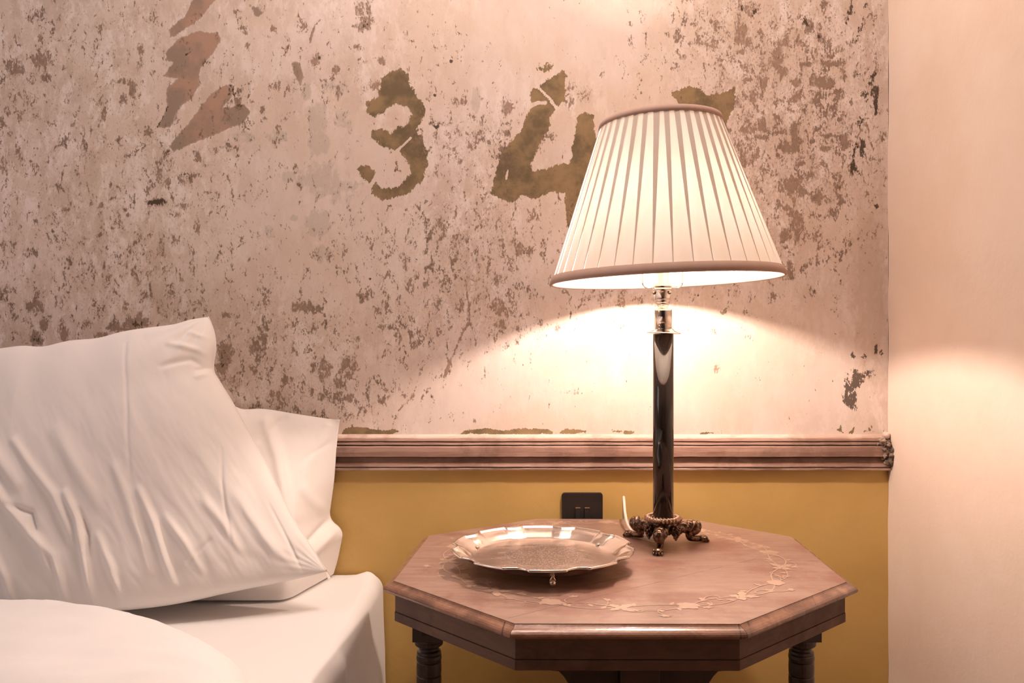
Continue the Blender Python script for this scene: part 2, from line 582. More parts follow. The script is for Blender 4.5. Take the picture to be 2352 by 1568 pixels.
# overall speckle levels (cx, cy, rx, ry, v)
for e in [(110, 430, 330, 560, .30), (300, 620, 300, 260, .33), (420, 420, 200, 120, .30), (80, 200, 150, 120, .31),
          (660, 800, 190, 170, .37), (720, 910, 200, 60, .46), (950, 640, 230, 190, .36), (1110, 640, 150, 160, .40),
          (1060, 330, 140, 90, .37), (1150, 520, 150, 80, .38), (980, 200, 80, 160, .26), (640, 200, 180, 180, .27),
          (1640, 80, 120, 90, .44), (1780, 170, 190, 190, .46), (1860, 330, 160, 220, .45), (1760, 380, 130, 120, .42),
          (1850, 540, 130, 100, .38), (1990, 250, 40, 260, .38), (1600, 120, 90, 80, .38), (1440, 690, 150, 40, .30),
          (1730, 660, 160, 50, .28), (1700, 330, 60, 90, .50), (1900, 60, 60, 80, .40), (1500, 140, 80, 90, .22)]:
    ell(stain, *e)
blobs = [(33, 155, 26, 22, .74), (96, 140, 20, 16, .78), (102, 172, 14, 14, .6), (95, 85, 9, 13, .6), (96, 30, 16, 16, .52), (112, 52, 9, 5, .5),
         (70, 228, 16, 20, .58), (34, 240, 7, 18, .6), (290, 188, 18, 9, .66), (306, 205, 10, 14, .62), (284, 228, 9, 20, .58),
         (323, 112, 8, 12, .66), (322, 148, 9, 14, .66), (168, 285, 8, 8, .6), (184, 293, 14, 6, .6), (232, 318, 14, 22, .5),
         (240, 262, 6, 14, .6), (22, 308, 8, 8, .6), (5, 278, 6, 14, .66), (12, 370, 16, 26, .52), (45, 352, 12, 14, .5),
         (380, 385, 34, 30, .48), (425, 410, 16, 16, .7), (450, 402, 10, 8, .62), (372, 412, 18, 22, .56), (340, 303, 8, 6, .6),
         (360, 466, 22, 9, .86), (420, 473, 24, 6, .66), (410, 492, 18, 6, .5), (148, 484, 9, 14, .66), (232, 476, 9, 18, .62),
         (295, 493, 5, 5, .8), (83, 580, 8, 12, .56), (285, 610, 14, 12, .58), (255, 610, 6, 16, .5), (345, 635, 20, 16, .46),
         (20, 560, 26, 16, .5), (80, 705, 20, 18, .72), (98, 745, 9, 16, .8), (82, 778, 14, 18, .9), (34, 728, 7, 9, .7),
         (60, 738, 6, 16, .6), (148, 768, 14, 14, .8), (285, 752, 34, 12, .82), (316, 742, 26, 12, .9), (322, 728, 6, 14, .9),
         (286, 702, 5, 20, .72), (236, 768, 22, 7, .7), (200, 745, 12, 14, .55), (20, 665, 18, 12, .6), (95, 500, 20, 24, .42),
         (445, 712, 5, 5, .8), (470, 700, 12, 16, .5), (138, 700, 8, 12, .6), (515, 815, 16, 26, 1.0), (508, 845, 14, 16, .95),
         (520, 872, 22, 14, .66), (545, 878, 16, 12, .66), (607, 768, 9, 50, .74), (592, 800, 24, 26, .60), (616, 690, 18, 22, .58),
         (590, 710, 12, 14, .55), (700, 703, 30, 13, .74), (730, 708, 9, 12, .78), (690, 690, 8, 16, .6), (664, 745, 9, 16, .64),
         (520, 724, 17, 7, .68), (545, 722, 8, 7, .6), (740, 845, 26, 26, .68), (745, 860, 16, 12, .8), (795, 838, 20, 34, .66),
         (660, 872, 22, 7, .76), (640, 915, 34, 20, .66), (625, 905, 20, 10, .6), (760, 905, 70, 34, .54), (780, 890, 20, 20, .66),
         (880, 890, 16, 14, .52), (860, 920, 50, 18, .48), (770, 725, 20, 6, .6), (822, 778, 8, 6, .66), (800, 808, 8, 12, .6),
         (720, 790, 6, 10, .6), (880, 752, 22, 9, .56), (885, 700, 12, 10, .6), (870, 715, 10, 9, .6), (955, 762, 18, 12, .58),
         (960, 790, 14, 18, .5), (935, 600, 9, 20, .6), (950, 555, 14, 16, .5), (900, 640, 14, 16, .5), (915, 775, 12, 12, .5),
         (1015, 515, 28, 16, .55), (1042, 555, 8, 22, .70), (1042, 600, 6, 7, .7), (975, 580, 8, 6, .6), (1020, 642, 22, 20, .55),
         (1005, 695, 14, 18, .62), (975, 655, 10, 10, .52), (1072, 640, 6, 10, .7), (1092, 690, 7, 10, .7), (1062, 698, 6, 8, .7),
         (1150, 510, 40, 22, .50), (1195, 575, 16, 22, .60), (1175, 520, 12, 10, .55), (1148, 645, 22, 18, .60), (1145, 700, 14, 20, .72),
         (1175, 722, 24, 14, .56), (1150, 745, 18, 12, .68), (1175, 755, 22, 8, .55), (1090, 590, 10, 24, .5), (1072, 540, 10, 20, .5),
         (1085, 320, 18, 26, .62), (1125, 335, 12, 22, .56), (1090, 275, 12, 10, .6), (1160, 245, 16, 18, .6), (1190, 230, 8, 6, .6),
         (1155, 305, 16, 12, .52), (1055, 235, 14, 10, .5), (1015, 285, 22, 7, .8), (1025, 305, 8, 8, .7), (1262, 318, 18, 12, .56),
         (1312, 195, 16, 10, .54), (1345, 215, 16, 20, .54), (1382, 165, 10, 14, .50), (1305, 235, 14, 14, .5), (1095, 410, 12, 14, .56),
         (1130, 480, 26, 10, .5), (835, 20, 16, 26, .66), (842, 52, 12, 16, .86), (826, 60, 16, 8, .66), (820, 110, 20, 10, .52),
         (723, 135, 9, 12, .78), (735, 128, 8, 12, .6), (875, 140, 7, 8, .82), (835, 140, 14, 10, .58), (772, 160, 8, 10, .7),
         (628, 66, 7, 8, .7), (570, 104, 5, 7, .75), (560, 70, 16, 12, .5), (690, 60, 12, 24, .52), (770, 210, 14, 14, .56),
         (640, 200, 14, 14, .5), (860, 195, 14, 10, .7), (838, 205, 14, 8, .6), (540, 240, 22, 14, .62), (552, 244, 8, 8, .85),
         (605, 250, 8, 12, .62), (640, 295, 10, 10, .55), (520, 270, 20, 16, .5), (570, 285, 14, 12, .6), (525, 340, 22, 8, .66),
         (500, 345, 18, 10, .55), (455, 362, 10, 9, .7), (500, 88, 8, 14, .6), (1650, 30, 10, 6, .7), (1700, 42, 9, 44, .70),
         (1706, 72, 16, 18, .84), (1705, 92, 22, 12, .84), (1725, 20, 14, 20, .68), (1640, 55, 14, 22, .62), (1632, 90, 26, 26, .58),
         (1610, 100, 20, 14, .6), (1665, 85, 16, 20, .55), (1780, 55, 8, 22, .66), (1820, 55, 6, 18, .6), (1855, 58, 16, 26, .66),
         (1880, 70, 7, 26, .7), (1788, 100, 18, 10, .78), (1790, 118, 8, 14, .82), (1780, 143, 16, 14, .88), (1800, 165, 14, 12, .78),
         (1755, 152, 20, 14, .6), (1725, 160, 16, 14, .58), (1708, 120, 14, 8, .72), (1870, 130, 9, 24, .80), (1852, 148, 16, 6, .84),
         (1925, 112, 10, 10, .78), (1902, 130, 16, 4, .8), (1915, 146, 26, 6, .90), (1935, 170, 8, 18, .8), (1880, 188, 22, 12, .98),
         (1898, 192, 18, 12, .98), (1870, 178, 10, 10, .95), (1828, 190, 11, 10, .9), (1755, 190, 8, 14, .7), (1735, 220, 22, 14, .66),
         (1765, 235, 18, 12, .62), (1708, 215, 18, 18, .56), (1830, 228, 12, 10, .8), (1838, 245, 8, 14, .8), (1870, 232, 14, 8, .68),
         (1925, 220, 20, 14, .66), (1900, 245, 20, 10, .54), (1780, 270, 10, 12, .58), (1715, 300, 22, 10, .86), (1752, 292, 10, 18, .86),
         (1745, 315, 14, 8, .84), (1712, 340, 34, 32, .62), (1705, 368, 22, 12, .70), (1825, 300, 10, 20, .92), (1832, 325, 14, 10, .92),
         (1818, 340, 24, 12, .94), (1790, 305, 12, 3, .8), (1895, 290, 18, 14, .6), (1930, 285, 8, 20, .66), (1905, 312, 28, 4, .74),
         (1895, 342, 14, 7, .78), (1942, 330, 10, 16, .74), (1842, 376, 9, 5, .8), (1812, 387, 9, 3, .7), (1850, 410, 20, 18, .70),
         (1815, 425, 20, 22, .80), (1840, 440, 16, 16, .72), (1870, 400, 14, 24, .72), (1790, 432, 20, 14, .62), (1878, 450, 9, 24, .78),
         (1810, 478, 10, 8, .8), (1822, 490, 12, 8, .82), (1905, 462, 14, 9, .66), (1932, 462, 8, 9, .66), (1905, 492, 10, 14, .66),
         (1832, 515, 14, 26, .95), (1806, 542, 16, 14, .90), (1830, 545, 10, 16, .88), (1815, 572, 12, 22, .62), (1808, 630, 16, 16, .72),
         (1815, 608, 10, 18, .60), (1862, 600, 10, 12, .56), (1850, 608, 8, 8, .58), (1852, 630, 4, 12, .58), (1882, 520, 8, 5, .7),
         (1780, 497, 12, 9, .6), (1745, 490, 14, 14, .6), (1770, 553, 8, 7, .55), (1692, 674, 9, 9, .7), (1779, 680, 5, 9, .7),
         (1662, 716, 8, 7, .7), (1398, 668, 12, 10, .58), (1300, 670, 7, 5, .7), (1345, 686, 14, 8, .5), (1470, 686, 8, 5, .58),
         (1850, 695, 4, 9, .5), (1920, 700, 14, 26, .4), (1645, 845, 10, 10, .66), (1280, 755, 10, 12, .52), (1635, 760, 8, 8, .5),
         (1300, 900, 40, 6, .36), (1225, 905, 8, 6, .48), (1090, 968, 3, 5, .9), (1150, 800, 20, 10, .48)]
for b in blobs:
    ell(stain, *b)
line(stain, [(1068, 640), (1076, 700), (1078, 740), (1062, 765), (1048, 800), (1034, 830), (1022, 862)], .82, 4.5)
line(stain, [(1034, 838), (1026, 815)], .7, 4)
line(stain, [(975, 838), (962, 862), (955, 890), (940, 920), (915, 942)], .66, 4)
line(stain, [(736, 45), (722, 60), (716, 78), (711, 98)], .95, 3)
line(stain, [(540, 25), (545, 45), (548, 58)], .85, 2.5)
line(stain, [(1540, 10), (1600, 60), (1660, 90)], .45, 3)
line(stain, [(90, 70), (50, 65), (20, 115)], .42, 3)
line(stain, [(110, 400), (150, 380), (190, 376)], .5, 3)
line(stain, [(186, 300), (194, 330), (197, 370), (192, 405)], .6, 3.5)
# darkest flecks
for b in [(358, 466, 15, 6, 1.0), (372, 462, 10, 5, .9), (424, 398, 8, 5, .95), (430, 410, 5, 10, .8), (1955, 10, 4, 20, .95), (1957, 30, 8, 5, 1.0),
          (1945, 50, 8, 7, .62), (1975, 80, 6, 26, .66), (1990, 15, 7, 18, .58), (1991, 80, 6, 12, .55), (2002, 185, 10, 20, .94), (2008, 210, 9, 24, .94),
          (2012, 235, 5, 22, .85), (1985, 220, 10, 16, .70), (1975, 175, 8, 8, .6), (1988, 245, 8, 8, .6), (1975, 275, 7, 14, .7),
          (1983, 330, 6, 12, .98), (1980, 350, 5, 20, .92), (1965, 345, 8, 12, .7), (1962, 362, 12, 8, .6), (1962, 385, 9, 10, .78), (1975, 395, 12, 10, .4),
          (2013, 474, 5, 6, 1.0), (2008, 470, 6, 5, .6), (1704, 20, 5, 16, .7), (1707, 35, 6, 10, .66), (1732, 30, 6, 12, .6), (1705, 52, 4, 14, .62),
          (1003, 290, 9, 5, .95), (1010, 283, 16, 3, .8), (998, 219, 3, 3, 1.2), (1036, 141, 3, 3, 1.2), (2025, 810, 4, 8, 1.0), (2012, 803, 3, 12, .8),
          (552, 242, 7, 4, .8), (530, 205, 8, 14, .6), (1668, 716, 2, 2, 1.0), (1604, 678, 3, 3, 1.2), (318, 742, 14, 8, .62), (512, 820, 10, 20, .60),
          (84, 780, 8, 12, .62), (390, 70, 9, 10, .56), (484, 148, 10, 9, .75), (466, 170, 12, 8, .5), (1958, 815, 5, 14, .7),
          (1982, 818, 8, 5, .75), (2000, 855, 12, 10, .6), (1990, 868, 8, 10, .5), (1975, 405, 5, 14, .5), (735, 130, 4, 7, .62), (842, 55, 9, 9, .58),
          (1850, 50, 10, 14, .55), (1878, 80, 5, 16, .58), (1705, 85, 14, 12, .5), (1790, 118, 4, 10, .5), (850, 640, 3, 3, 1.1)]:
    ell(darkm, *b)
poly(darkm, [(1959, 845), (1942, 876), (1931, 926), (1950, 938), (1969, 943), (1975, 903), (1978, 872), (2008, 858), (2013, 845), (1985, 850)], 1.08, 10)
line(darkm, [(386, 245), (374, 270), (362, 292)], .9, 3)
line(darkm, [(440, 118), (426, 126)], .9, 2.5)
# big painted numerals and other olive remains
poly(olive, [(879, 179), (895, 166), (918, 159), (937, 172), (943, 198), (959, 223), (972, 239), (975, 261), (965, 284), (953, 303), (972, 328),
             (981, 354), (978, 383), (969, 411), (946, 437), (921, 450), (879, 459), (854, 446), (860, 418), (876, 434), (902, 434), (927, 424),
             (946, 395), (940, 380), (927, 357), (908, 344), (883, 335), (854, 319), (854, 303), (876, 297), (899, 306), (911, 300), (911, 284),
             (930, 293), (943, 287), (946, 261), (937, 242), (915, 236), (892, 245), (860, 268), (844, 255), (844, 236), (867, 223), (876, 204)], 1.2, 10)
poly(olive, [(822, 386), (844, 379), (860, 392), (863, 411), (851, 427), (835, 411)], .92, 7)
poly(olive, [(1297, 159), (1301, 179), (1298, 207), (1297, 230), (1277, 252), (1261, 271), (1263, 290), (1249, 312), (1233, 344), (1220, 376),
             (1223, 392), (1249, 391), (1274, 379), (1306, 376), (1316, 357), (1312, 338), (1322, 306), (1325, 271), (1344, 255), (1363, 265),
             (1367, 319), (1400, 330), (1400, 430), (1345, 460), (1335, 525), (1302, 520), (1297, 446), (1271, 440), (1230, 456), (1198, 446),
             (1178, 465), (1153, 459), (1127, 446), (1137, 399), (1150, 360), (1169, 328), (1201, 296), (1207, 268), (1217, 245), (1217, 210),
             (1236, 198), (1265, 179)], 1.05, 7)
poly(olive, [(1541, 214), (1560, 207), (1579, 197), (1605, 202), (1624, 220), (1652, 215), (1681, 204), (1688, 186), (1690, 223), (1680, 265),
             (1668, 284), (1674, 315), (1640, 320), (1610, 270), (1560, 240)], 1, 6)
ell(olive, 1252, 155, 14, 12, .52)
poly(olive, [(783, 1000), (790, 984), (812, 980), (845, 982), (868, 989), (905, 986), (915, 990), (895, 998), (840, 1001)], 1, 4)
poly(olive, [(1058, 996), (1075, 985), (1130, 984), (1150, 990), (1190, 983), (1260, 986), (1270, 996), (1170, 998)], 1, 4)
poly(olive, [(1283, 996), (1300, 984), (1325, 986), (1345, 990), (1320, 997)], 1, 4)
poly(olive, [(1402, 986), (1430, 987), (1465, 992), (1440, 998), (1410, 992)], .95, 4)
poly(olive, [(1600, 994), (1635, 990), (1645, 996), (1610, 998)], .9, 3)
poly(olive, [(1920, 990), (1932, 976), (1936, 994)], .95, 5)
poly(olive, [(1950, 994), (1960, 980), (1962, 994)], .95, 5)
poly(olive, [(1985, 992), (1998, 976), (2010, 992)], .95, 6)
# crack lines across the digits: paint missing
cut = Z0.copy()
line(cut, [(1230, 195), (1262, 226), (1280, 250)], 1.3, 3.2)
line(cut, [(1217, 244), (1235, 236), (1252, 236)], 1.5, 5)
line(cut, [(944, 316), (900, 358), (862, 408), (842, 440)], 1.3, 3.4)
line(cut, [(1166, 392), (1163, 410)], 1.2, 3)
olive = olive - cut
stain = stain - .4 * cut
# bare reddish plaster patch, upper left
for P_ in ([(496, -5), (446, -5), (424, 41), (389, 67), (392, 86), (421, 70), (462, 35)],
           [(383, 118), (411, 92), (453, 73), (500, 77), (507, 90), (491, 118), (456, 156), (456, 198), (440, 223), (411, 245), (392, 290),
            (364, 292), (386, 242), (383, 207), (411, 179), (376, 174), (399, 143), (383, 137)],
           [(520, 195), (536, 200), (530, 225), (505, 250), (560, 240), (575, 255), (560, 280), (520, 296), (450, 325), (400, 347), (390, 335),
            (430, 290), (460, 250), (480, 222)],
           [(574, 12), (590, 18), (603, 30), (596, 38), (586, 34)],
           [(670, 145), (682, 142), (692, 158), (696, 178), (690, 195), (678, 170)]):
    poly(tan, P_, 1, 5)
for e in [(730, 270, 22, 40, .66), (735, 330, 26, 28, .72), (705, 212, 10, 22, .66), (768, 205, 34, 22, .52), (640, 312, 40, 18, .52),
          (735, 410, 60, 50, .55), (730, 512, 32, 32, .66), (740, 585, 20, 26, .58), (790, 440, 60, 40, .50), (560, 315, 40, 18, .5),
          (660, 405, 22, 14, .6), (790, 275, 30, 24, .5), (675, 500, 12, 8, .6), (620, 530, 16, 24, .5), (1092, 232, 14, 34, .62), (920, 100, 24, 60, .38)]:
    ell(grey, *e)
# broad tan wash
for e in [(220, 590, 260, 170, .52), (160, 470, 160, 60, .45), (250, 60, 220, 50, .40), (1995, 650, 34, 200, .78), (2010, 700, 20, 120, .85),
          (2015, 480, 22, 130, .6), (2020, 200, 16, 260, .5), (1975, 560, 14, 220, .55), (700, 60, 160, 60, .35), (340, 700, 160, 60, .48),
          (1200, 560, 70, 60, .40), (1080, 610, 60, 60, .42), (1995, 830, 26, 60, .6)]:
    ell(wash, *e)
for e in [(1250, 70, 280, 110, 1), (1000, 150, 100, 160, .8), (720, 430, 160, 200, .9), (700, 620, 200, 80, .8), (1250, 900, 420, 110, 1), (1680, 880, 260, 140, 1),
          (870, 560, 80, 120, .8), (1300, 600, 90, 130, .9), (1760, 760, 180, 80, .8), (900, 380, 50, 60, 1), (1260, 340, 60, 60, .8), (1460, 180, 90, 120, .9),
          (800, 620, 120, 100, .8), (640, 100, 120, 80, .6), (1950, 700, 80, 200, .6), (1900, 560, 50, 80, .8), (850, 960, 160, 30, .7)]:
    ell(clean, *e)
nr, nc = XX.shape
V = np.stack([XX, np.full_like(XX, WY) + 0.0, ZZ], -1).reshape(-1, 3)
ii = np.arange(nr * nc).reshape(nr, nc)
quads = np.stack([ii[:-1, :-1], ii[:-1, 1:], ii[1:, 1:], ii[1:, :-1]], -1).reshape(-1, 4)
me = bpy.data.meshes.new('wall_back')
me.vertices.add(len(V))
me.vertices.foreach_set('co', V.ravel())
me.loops.add(quads.size)
me.loops.foreach_set('vertex_index', quads.ravel().astype(np.int32))
me.polygons.add(len(quads))
me.polygons.foreach_set('loop_start', (np.arange(len(quads)) * 4).astype(np.int32))
me.update(calc_edges=True)
zc = .5 * (ZZ[:-1, :-1] + ZZ[1:, 1:]).ravel()
me.materials.append(M['plaster'])
me.materials.append(M['mustard'])
me.polygons.foreach_set('material_index', (zc < RAIL_Z - .01).astype(np.int32))
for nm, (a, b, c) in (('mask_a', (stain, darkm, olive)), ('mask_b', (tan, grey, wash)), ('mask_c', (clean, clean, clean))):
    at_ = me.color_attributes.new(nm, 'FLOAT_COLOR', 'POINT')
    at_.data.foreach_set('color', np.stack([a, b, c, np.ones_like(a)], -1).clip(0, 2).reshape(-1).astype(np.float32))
wall_back = bpy.data.objects.new('wall_back', me)
COL.objects.link(wall_back)
struct(wall_back)

# ---- right wall, slightly wavy corner edge
mb = MB()
ys = [1.738, 1.72, 1.70, 1.66, 1.6, 1.5, 1.3, 1.0, .5, 0, -1, -2.6]
zz = [i * .02 for i in range(131)]
mb.grid([[(RX + .0022 * fbm((0, y * 3, z * 6), 1.0) * (1 if j else 1.6) - (.0015 if j else 0), y, z) for j, y in enumerate(ys)] for z in zz])
struct(mb.build('wall_right', M['pale_wall'], smooth=True))
mb = MB()
mb.grid([[(-2.3, -2.6, 0), (-2.3, 1.75, 0)], [(-2.3, -2.6, 2.6), (-2.3, 1.75, 2.6)]])
struct(mb.build('wall_left', M['pale_wall']))
mb = MB()
mb.box((-.75, -.43, -.02), (3.3, 4.4, .04))
struct(mb.build('floor', M['floorwood']))
mb = MB()
mb.box((-.75, -.43, 2.62), (3.3, 4.4, .04))
struct(mb.build('ceiling', M['ceiling']))

# ---- dado rail (chair rail)
prof = [(997, 0, 1), (1000, 5, 1), (1004, 8, 1), (1006.5, 8, 1), (1007.5, 13, 0), (1011, 14, 0), (1013, 10.5, 2), (1015, 15, 0), (1019, 16, 0),
        (1020.5, 12, 2), (1022, 18, 2), (1024, 21, 0), (1034, 22, 0), (1045, 21.5, 0), (1046.5, 19, 0), (1047, 12, 2), (1050, 9.5, 2), (1058, 11, 0),
        (1064, 15, 0), (1068, 18, 0), (1069.3, 18, 0), (1070, 11, 2), (1071.5, 15, 1), (1074, 16.5, 1), (1077, 15, 1), (1079, 9, 1), (1080, 0, 1)]
x0, x1 = -2.3, RX - .001
n = 420
P = []
for (yy, d, mi) in prof:
    row = []
    for i in range(n + 1):
        x = x0 + (x1 - x0) * i / n
        wv = .0009 * fbm((x * 5, yy * .02, 1), 1.0) + .0007 * fbm((x * 28, yy * .12, 4), 1.0)
        dd = d / 1000 * (1 + .10 * fbm((x * 20, yy * .2, 2), 1.0))
        row.append((x, WY - dd, CAMZ - (yy - CY) / F * WY + wv))
    P.append(row)
mb = MB()
for a in range(len(prof) - 1):
    mb.grid([P[a], P[a + 1]], mi=prof[a + 1][2], flip=True)
rail = mb.build('trim_1', [M['rail'], M['rail_pale'], M['rail_dark']], weld=.00001, smooth=False)
struct(rail)
# crumbled plaster and wood where the rail meets the corner
mb = MB()
for k in range(54):
    zc_ = random.uniform(.805, .858)
    mb.ball((RX - abs(random.gauss(0, .010)) - .001, WY - random.uniform(.010, .026), zc_), random.uniform(.003, .0065), seg=7, rings=5,
            fn=lambda p: p + Vector(noise.noise_vector(p * 300)) * .0022)
mb.build('broken_end', M['rubble'], rail)
mb = MB()
mb.ball((RX - .010, WY - .012, .864), .008, sz=.9, seg=10, rings=7, fn=lambda p: p + Vector(noise.noise_vector(p * 150)) * .002)
mb.build('plaster_lump', M['rail_pale'], rail, smooth=True)

# ---- black electrical plate on the wall
cz = CAMZ - (1177 - CY) / F * WY
cx_ = (1337 - CX) / F * WY
sw = thing('wall_socket', 'square black electrical plate with two narrow rockers on the mustard wall behind the table', 'socket', (cx_, WY, cz))
mb = MB()
w2, r_ = .0428, .006
ring = []
for qx, qz, a0 in ((1, 1, 0), (-1, 1, 90), (-1, -1, 180), (1, -1, 270)):
    for k in range(6):
        a = math.radians(a0 + k * 18)
        ring.append((qx * (w2 - r_) + r_ * math.cos(a), qz * (w2 - r_) + r_ * math.sin(a)))
rows = []
for (s_, d) in ((1, 0.0), (1, .0055), (.985, .007)):
    rows.append([(cx_ + x * s_, WY - d, cz + z * s_) for x, z in ring] + [(cx_ + ring[0][0] * s_, WY - d, cz + ring[0][1] * s_)])
mb.grid(rows)
mb.add([p for p in rows[-1][:-1]], [tuple(range(len(ring)))])
mb.build('plate', M['socket'], sw)
for x in (1326.5, 1347.5):
    xx = (x - CX) / F * WY
    mb = MB()
    mb.box((xx, WY - .0085, cz - .004), (.0115, .004, .030))
    rk = mb.build('rocker', M['socket'], sw, bevel=.0008)
    mb = MB()
    mb.box((xx, WY - .0105, cz + .0125), (.0105, .0018, .0020))
    mb.build('metal_strip', M['brass'], rk)

# ================================================================== table
TZ = .70
outer = [(-.0027, 1.0415), (.2966, 1.0400), (.516, 1.2333), (.530, 1.534), (.369, 1.690), (.045, 1.696), (-.1675, 1.5445), (-.1932, 1.2399)]


def inset(P, d):
    out = []
    n = len(P)
    for i in range(n):
        p0, p1, p2 = Vector(P[i - 1]), Vector(P[i]), Vector(P[(i + 1) % n])
        e1, e2 = (p1 - p0).normalized(), (p2 - p1).normalized()
        n1, n2 = Vector((-e1.y, e1.x)), Vector((-e2.y, e2.x))
        b = (n1 + n2).normalized()
        q = p1 + b * (d / max(.3, b.dot(n1)))
        out.append((q.x, q.y))
    return out


tab = thing('side_table', 'octagonal carved wooden side table with pale floral inlay beside the bed', 'table', (.165, 1.37, 0))
inner = inset(outer, .0150)
mb = MB()
top = [(x, y, TZ) for x, y in inner]
bot = [(x, y, TZ - .012) for x, y in inner]
mb.add(top + bot, [tuple(range(8)), tuple(range(8, 16))[::-1]] + [(i, i + 8, (i + 1) % 8 + 8, (i + 1) % 8) for i in range(8)])
mb.build('tabletop', M['tabletop'], tab)
# eight mitred lengths of moulding: small bead, hollow, round nose
mprof = [(.0150, .0), (.0146, -.0012), (.0125, -.0030), (.0095, -.0044), (.0060, -.0054), (.0030, -.0070), (.0008, -.0090), (0, -.0112), (.0006, -.0135),
         (.0030, -.0155), (.0065, -.0170), (.0110, -.0175), (.0300, -.0175), (.0300, -.0121), (.0151, -.0121)]
rings_ = [inset(outer, d) for d, _ in mprof]
for i in range(8):
    j = (i + 1) % 8
    rows = []
    for (d, z), R in zip(mprof, rings_):
        a, b = Vector(R[i]), Vector(R[j])
        e = (b - a).normalized()
        a, b = a + e * .00025, b - e * .00025
        row = []
        for k in range(25):
            s_ = k / 24
            p = a.lerp(b, s_)
            wob = .0004 * fbm((p.x * 30, p.y * 30, z * 90), 1.0)
            row.append((p.x, p.y, TZ + z + (wob if 0 < z * -1 < .016 else 0)))
        rows.append(row)
    rows.append(rows[0])
    mb = MB()
    mb.grid(rows, flip=True)
    mb.add([r[0] for r in rows[:-1]], [tuple(range(len(mprof)))])
    mb.add([r[-1] for r in rows[:-1]], [tuple(range(len(mprof)))[::-1]])
    mb.build('edge_moulding', M['moulding'], tab, smooth=False)
ap_o, ap_i = inset(outer, .0165), inset(outer, .034)
AZ = .6395


def ring_piece(i, zt, zb, po, pi_, name, m):
    j = (i + 1) % 8
    a, b, c, d = Vector(po[i]), Vector(po[j]), Vector(pi_[j]), Vector(pi_[i])
    mb = MB()
    vs = [(p.x, p.y, z) for z in (zb, zt) for p in (a, b, c, d)]
    mb.add(vs, [(3, 2, 1, 0), (4, 5, 6, 7), (0, 1, 5, 4), (1, 2, 6, 5), (2, 3, 7, 6), (3, 0, 4, 7)])
    return mb.build(name, m, tab, bevel=.0006)


so, si_ = inset(outer, .0158), inset(outer, .034)
for i in range(8):
    ring_piece(i, TZ - .0177, AZ + .0142, ap_o, ap_i, 'apron_panel', M['apron'])
    ring_piece(i, AZ + .0135, AZ, so, si_, 'apron_strip', M['apron'])

# four turned legs at front, back, left and right, each with a shaped bracket
LP = [(.565, .0245), (.562, .0248), (.5585, .0236), (.5545, .0236), (.551, .0190), (.549, .0158), (.546, .0160), (.5435, .0195), (.540, .0205), (.5385, .0190),
      (.537, .0205), (.532, .0212), (.5275, .0205), (.5265, .0188), (.5255, .0205), (.515, .0210), (.505, .0207), (.5035, .0188), (.502, .0206),
      (.494, .0210), (.470, .0200), (.468, .0180), (.465, .0200), (.455, .0150), (.445, .0140), (.40, .0175), (.33, .0215), (.27, .0225), (.22, .0190),
      (.19, .0140), (.185, .0190), (.175, .0205), (.165, .0190), (.16, .0150), (.10, .0200), (.05, .0210), (.035, .0150), (.03, .0200), (.012, .0220), (0, .016)]
legs = [(.165, 1.088, 0), (.165, 1.650, 0), (-.139, 1.385, PI / 2), (.4846, 1.385, PI / 2)]
for (lx, ly, ro) in legs:
    mb = MB()
    mb.box((lx, ly, .6022), (.050, .050, .0740), ro)
    mb.lathe((lx, ly, 0), [(r, z) for z, r in LP][::-1], 32)
    lg = mb.build('leg', M['legwood'], tab, smooth=False, bevel=.0006)
    for s_ in (-1, 1):
        pr = [(.026, .6390), (.114, .6390), (.114, .6310), (.104, .6300), (.098, .6240), (.090, .6120), (.070, .6050), (.045, .6010), (.032, .5900), (.026, .5760)]
        mb = MB()
        vs = []
        for t2 in (-.010, .010):
            for (u, z) in pr:
                X, Y = s_ * u, t2
                vs.append((lx + math.cos(ro) * X - math.sin(ro) * Y, ly + math.sin(ro) * X + math.cos(ro) * Y, z))
        k = len(pr)
        mb.add(vs, [tuple(range(k)), tuple(range(k, 2 * k))[::-1]] + [(i, (i + 1) % k, (i + 1) % k + k, i + k) for i in range(k)])
        mb.build('leg_bracket', M['legwood'], lg, bevel=.0008, weld=.00001)

# ---- floral marquetry set in the top (a thin veneer of pale wood, one ring of vine and blossoms)
inl = MB()
IC, IRX, IRY = Vector((.166, 1.386)), .272, .268
IZ = TZ + .00008
IC_ = [0]


def nz():
    IC_[0] += 1
    return IZ + IC_[0] * 1.2e-6


def flat_strip(pts, wds):
    vs, IZ = [], nz()
    for i, p in enumerate(pts):
        t2 = (pts[min(i + 1, len(pts) - 1)] - pts[max(i - 1, 0)]).normalized()
        nn = Vector((-t2.y, t2.x)) * wds[i]
        vs += [(p.x + nn.x, p.y + nn.y, IZ), (p.x - nn.x, p.y - nn.y, IZ)]
    inl.add(vs, [(2 * i, 2 * i + 1, 2 * i + 3, 2 * i + 2) for i in range(len(pts) - 1)])


def leaf(c, ang, ln, wd, lobes=0):
    d = Vector((math.cos(ang), math.sin(ang)))
    nn = Vector((-d.y, d.x))
    vs, IZ = [], nz()
    N_ = 12
    for i in range(N_ + 1):
        s_ = i / N_
        w_ = wd * math.sin(PI * s_ ** .8) * (1 + .35 * math.sin(s_ * PI * 6) * lobes)
        for sg in (1, -1):
            p = c + d * (ln * s_) + nn * (sg * w_)
            vs.append((p.x, p.y, IZ))
    inl.add(vs, [(2 * i, 2 * i + 1, 2 * i + 3, 2 * i + 2) for i in range(N_)])


def ringp(a, dr=0.0):
    return IC + Vector(((IRX + dr) * math.cos(a), (IRY + dr) * math.sin(a)))


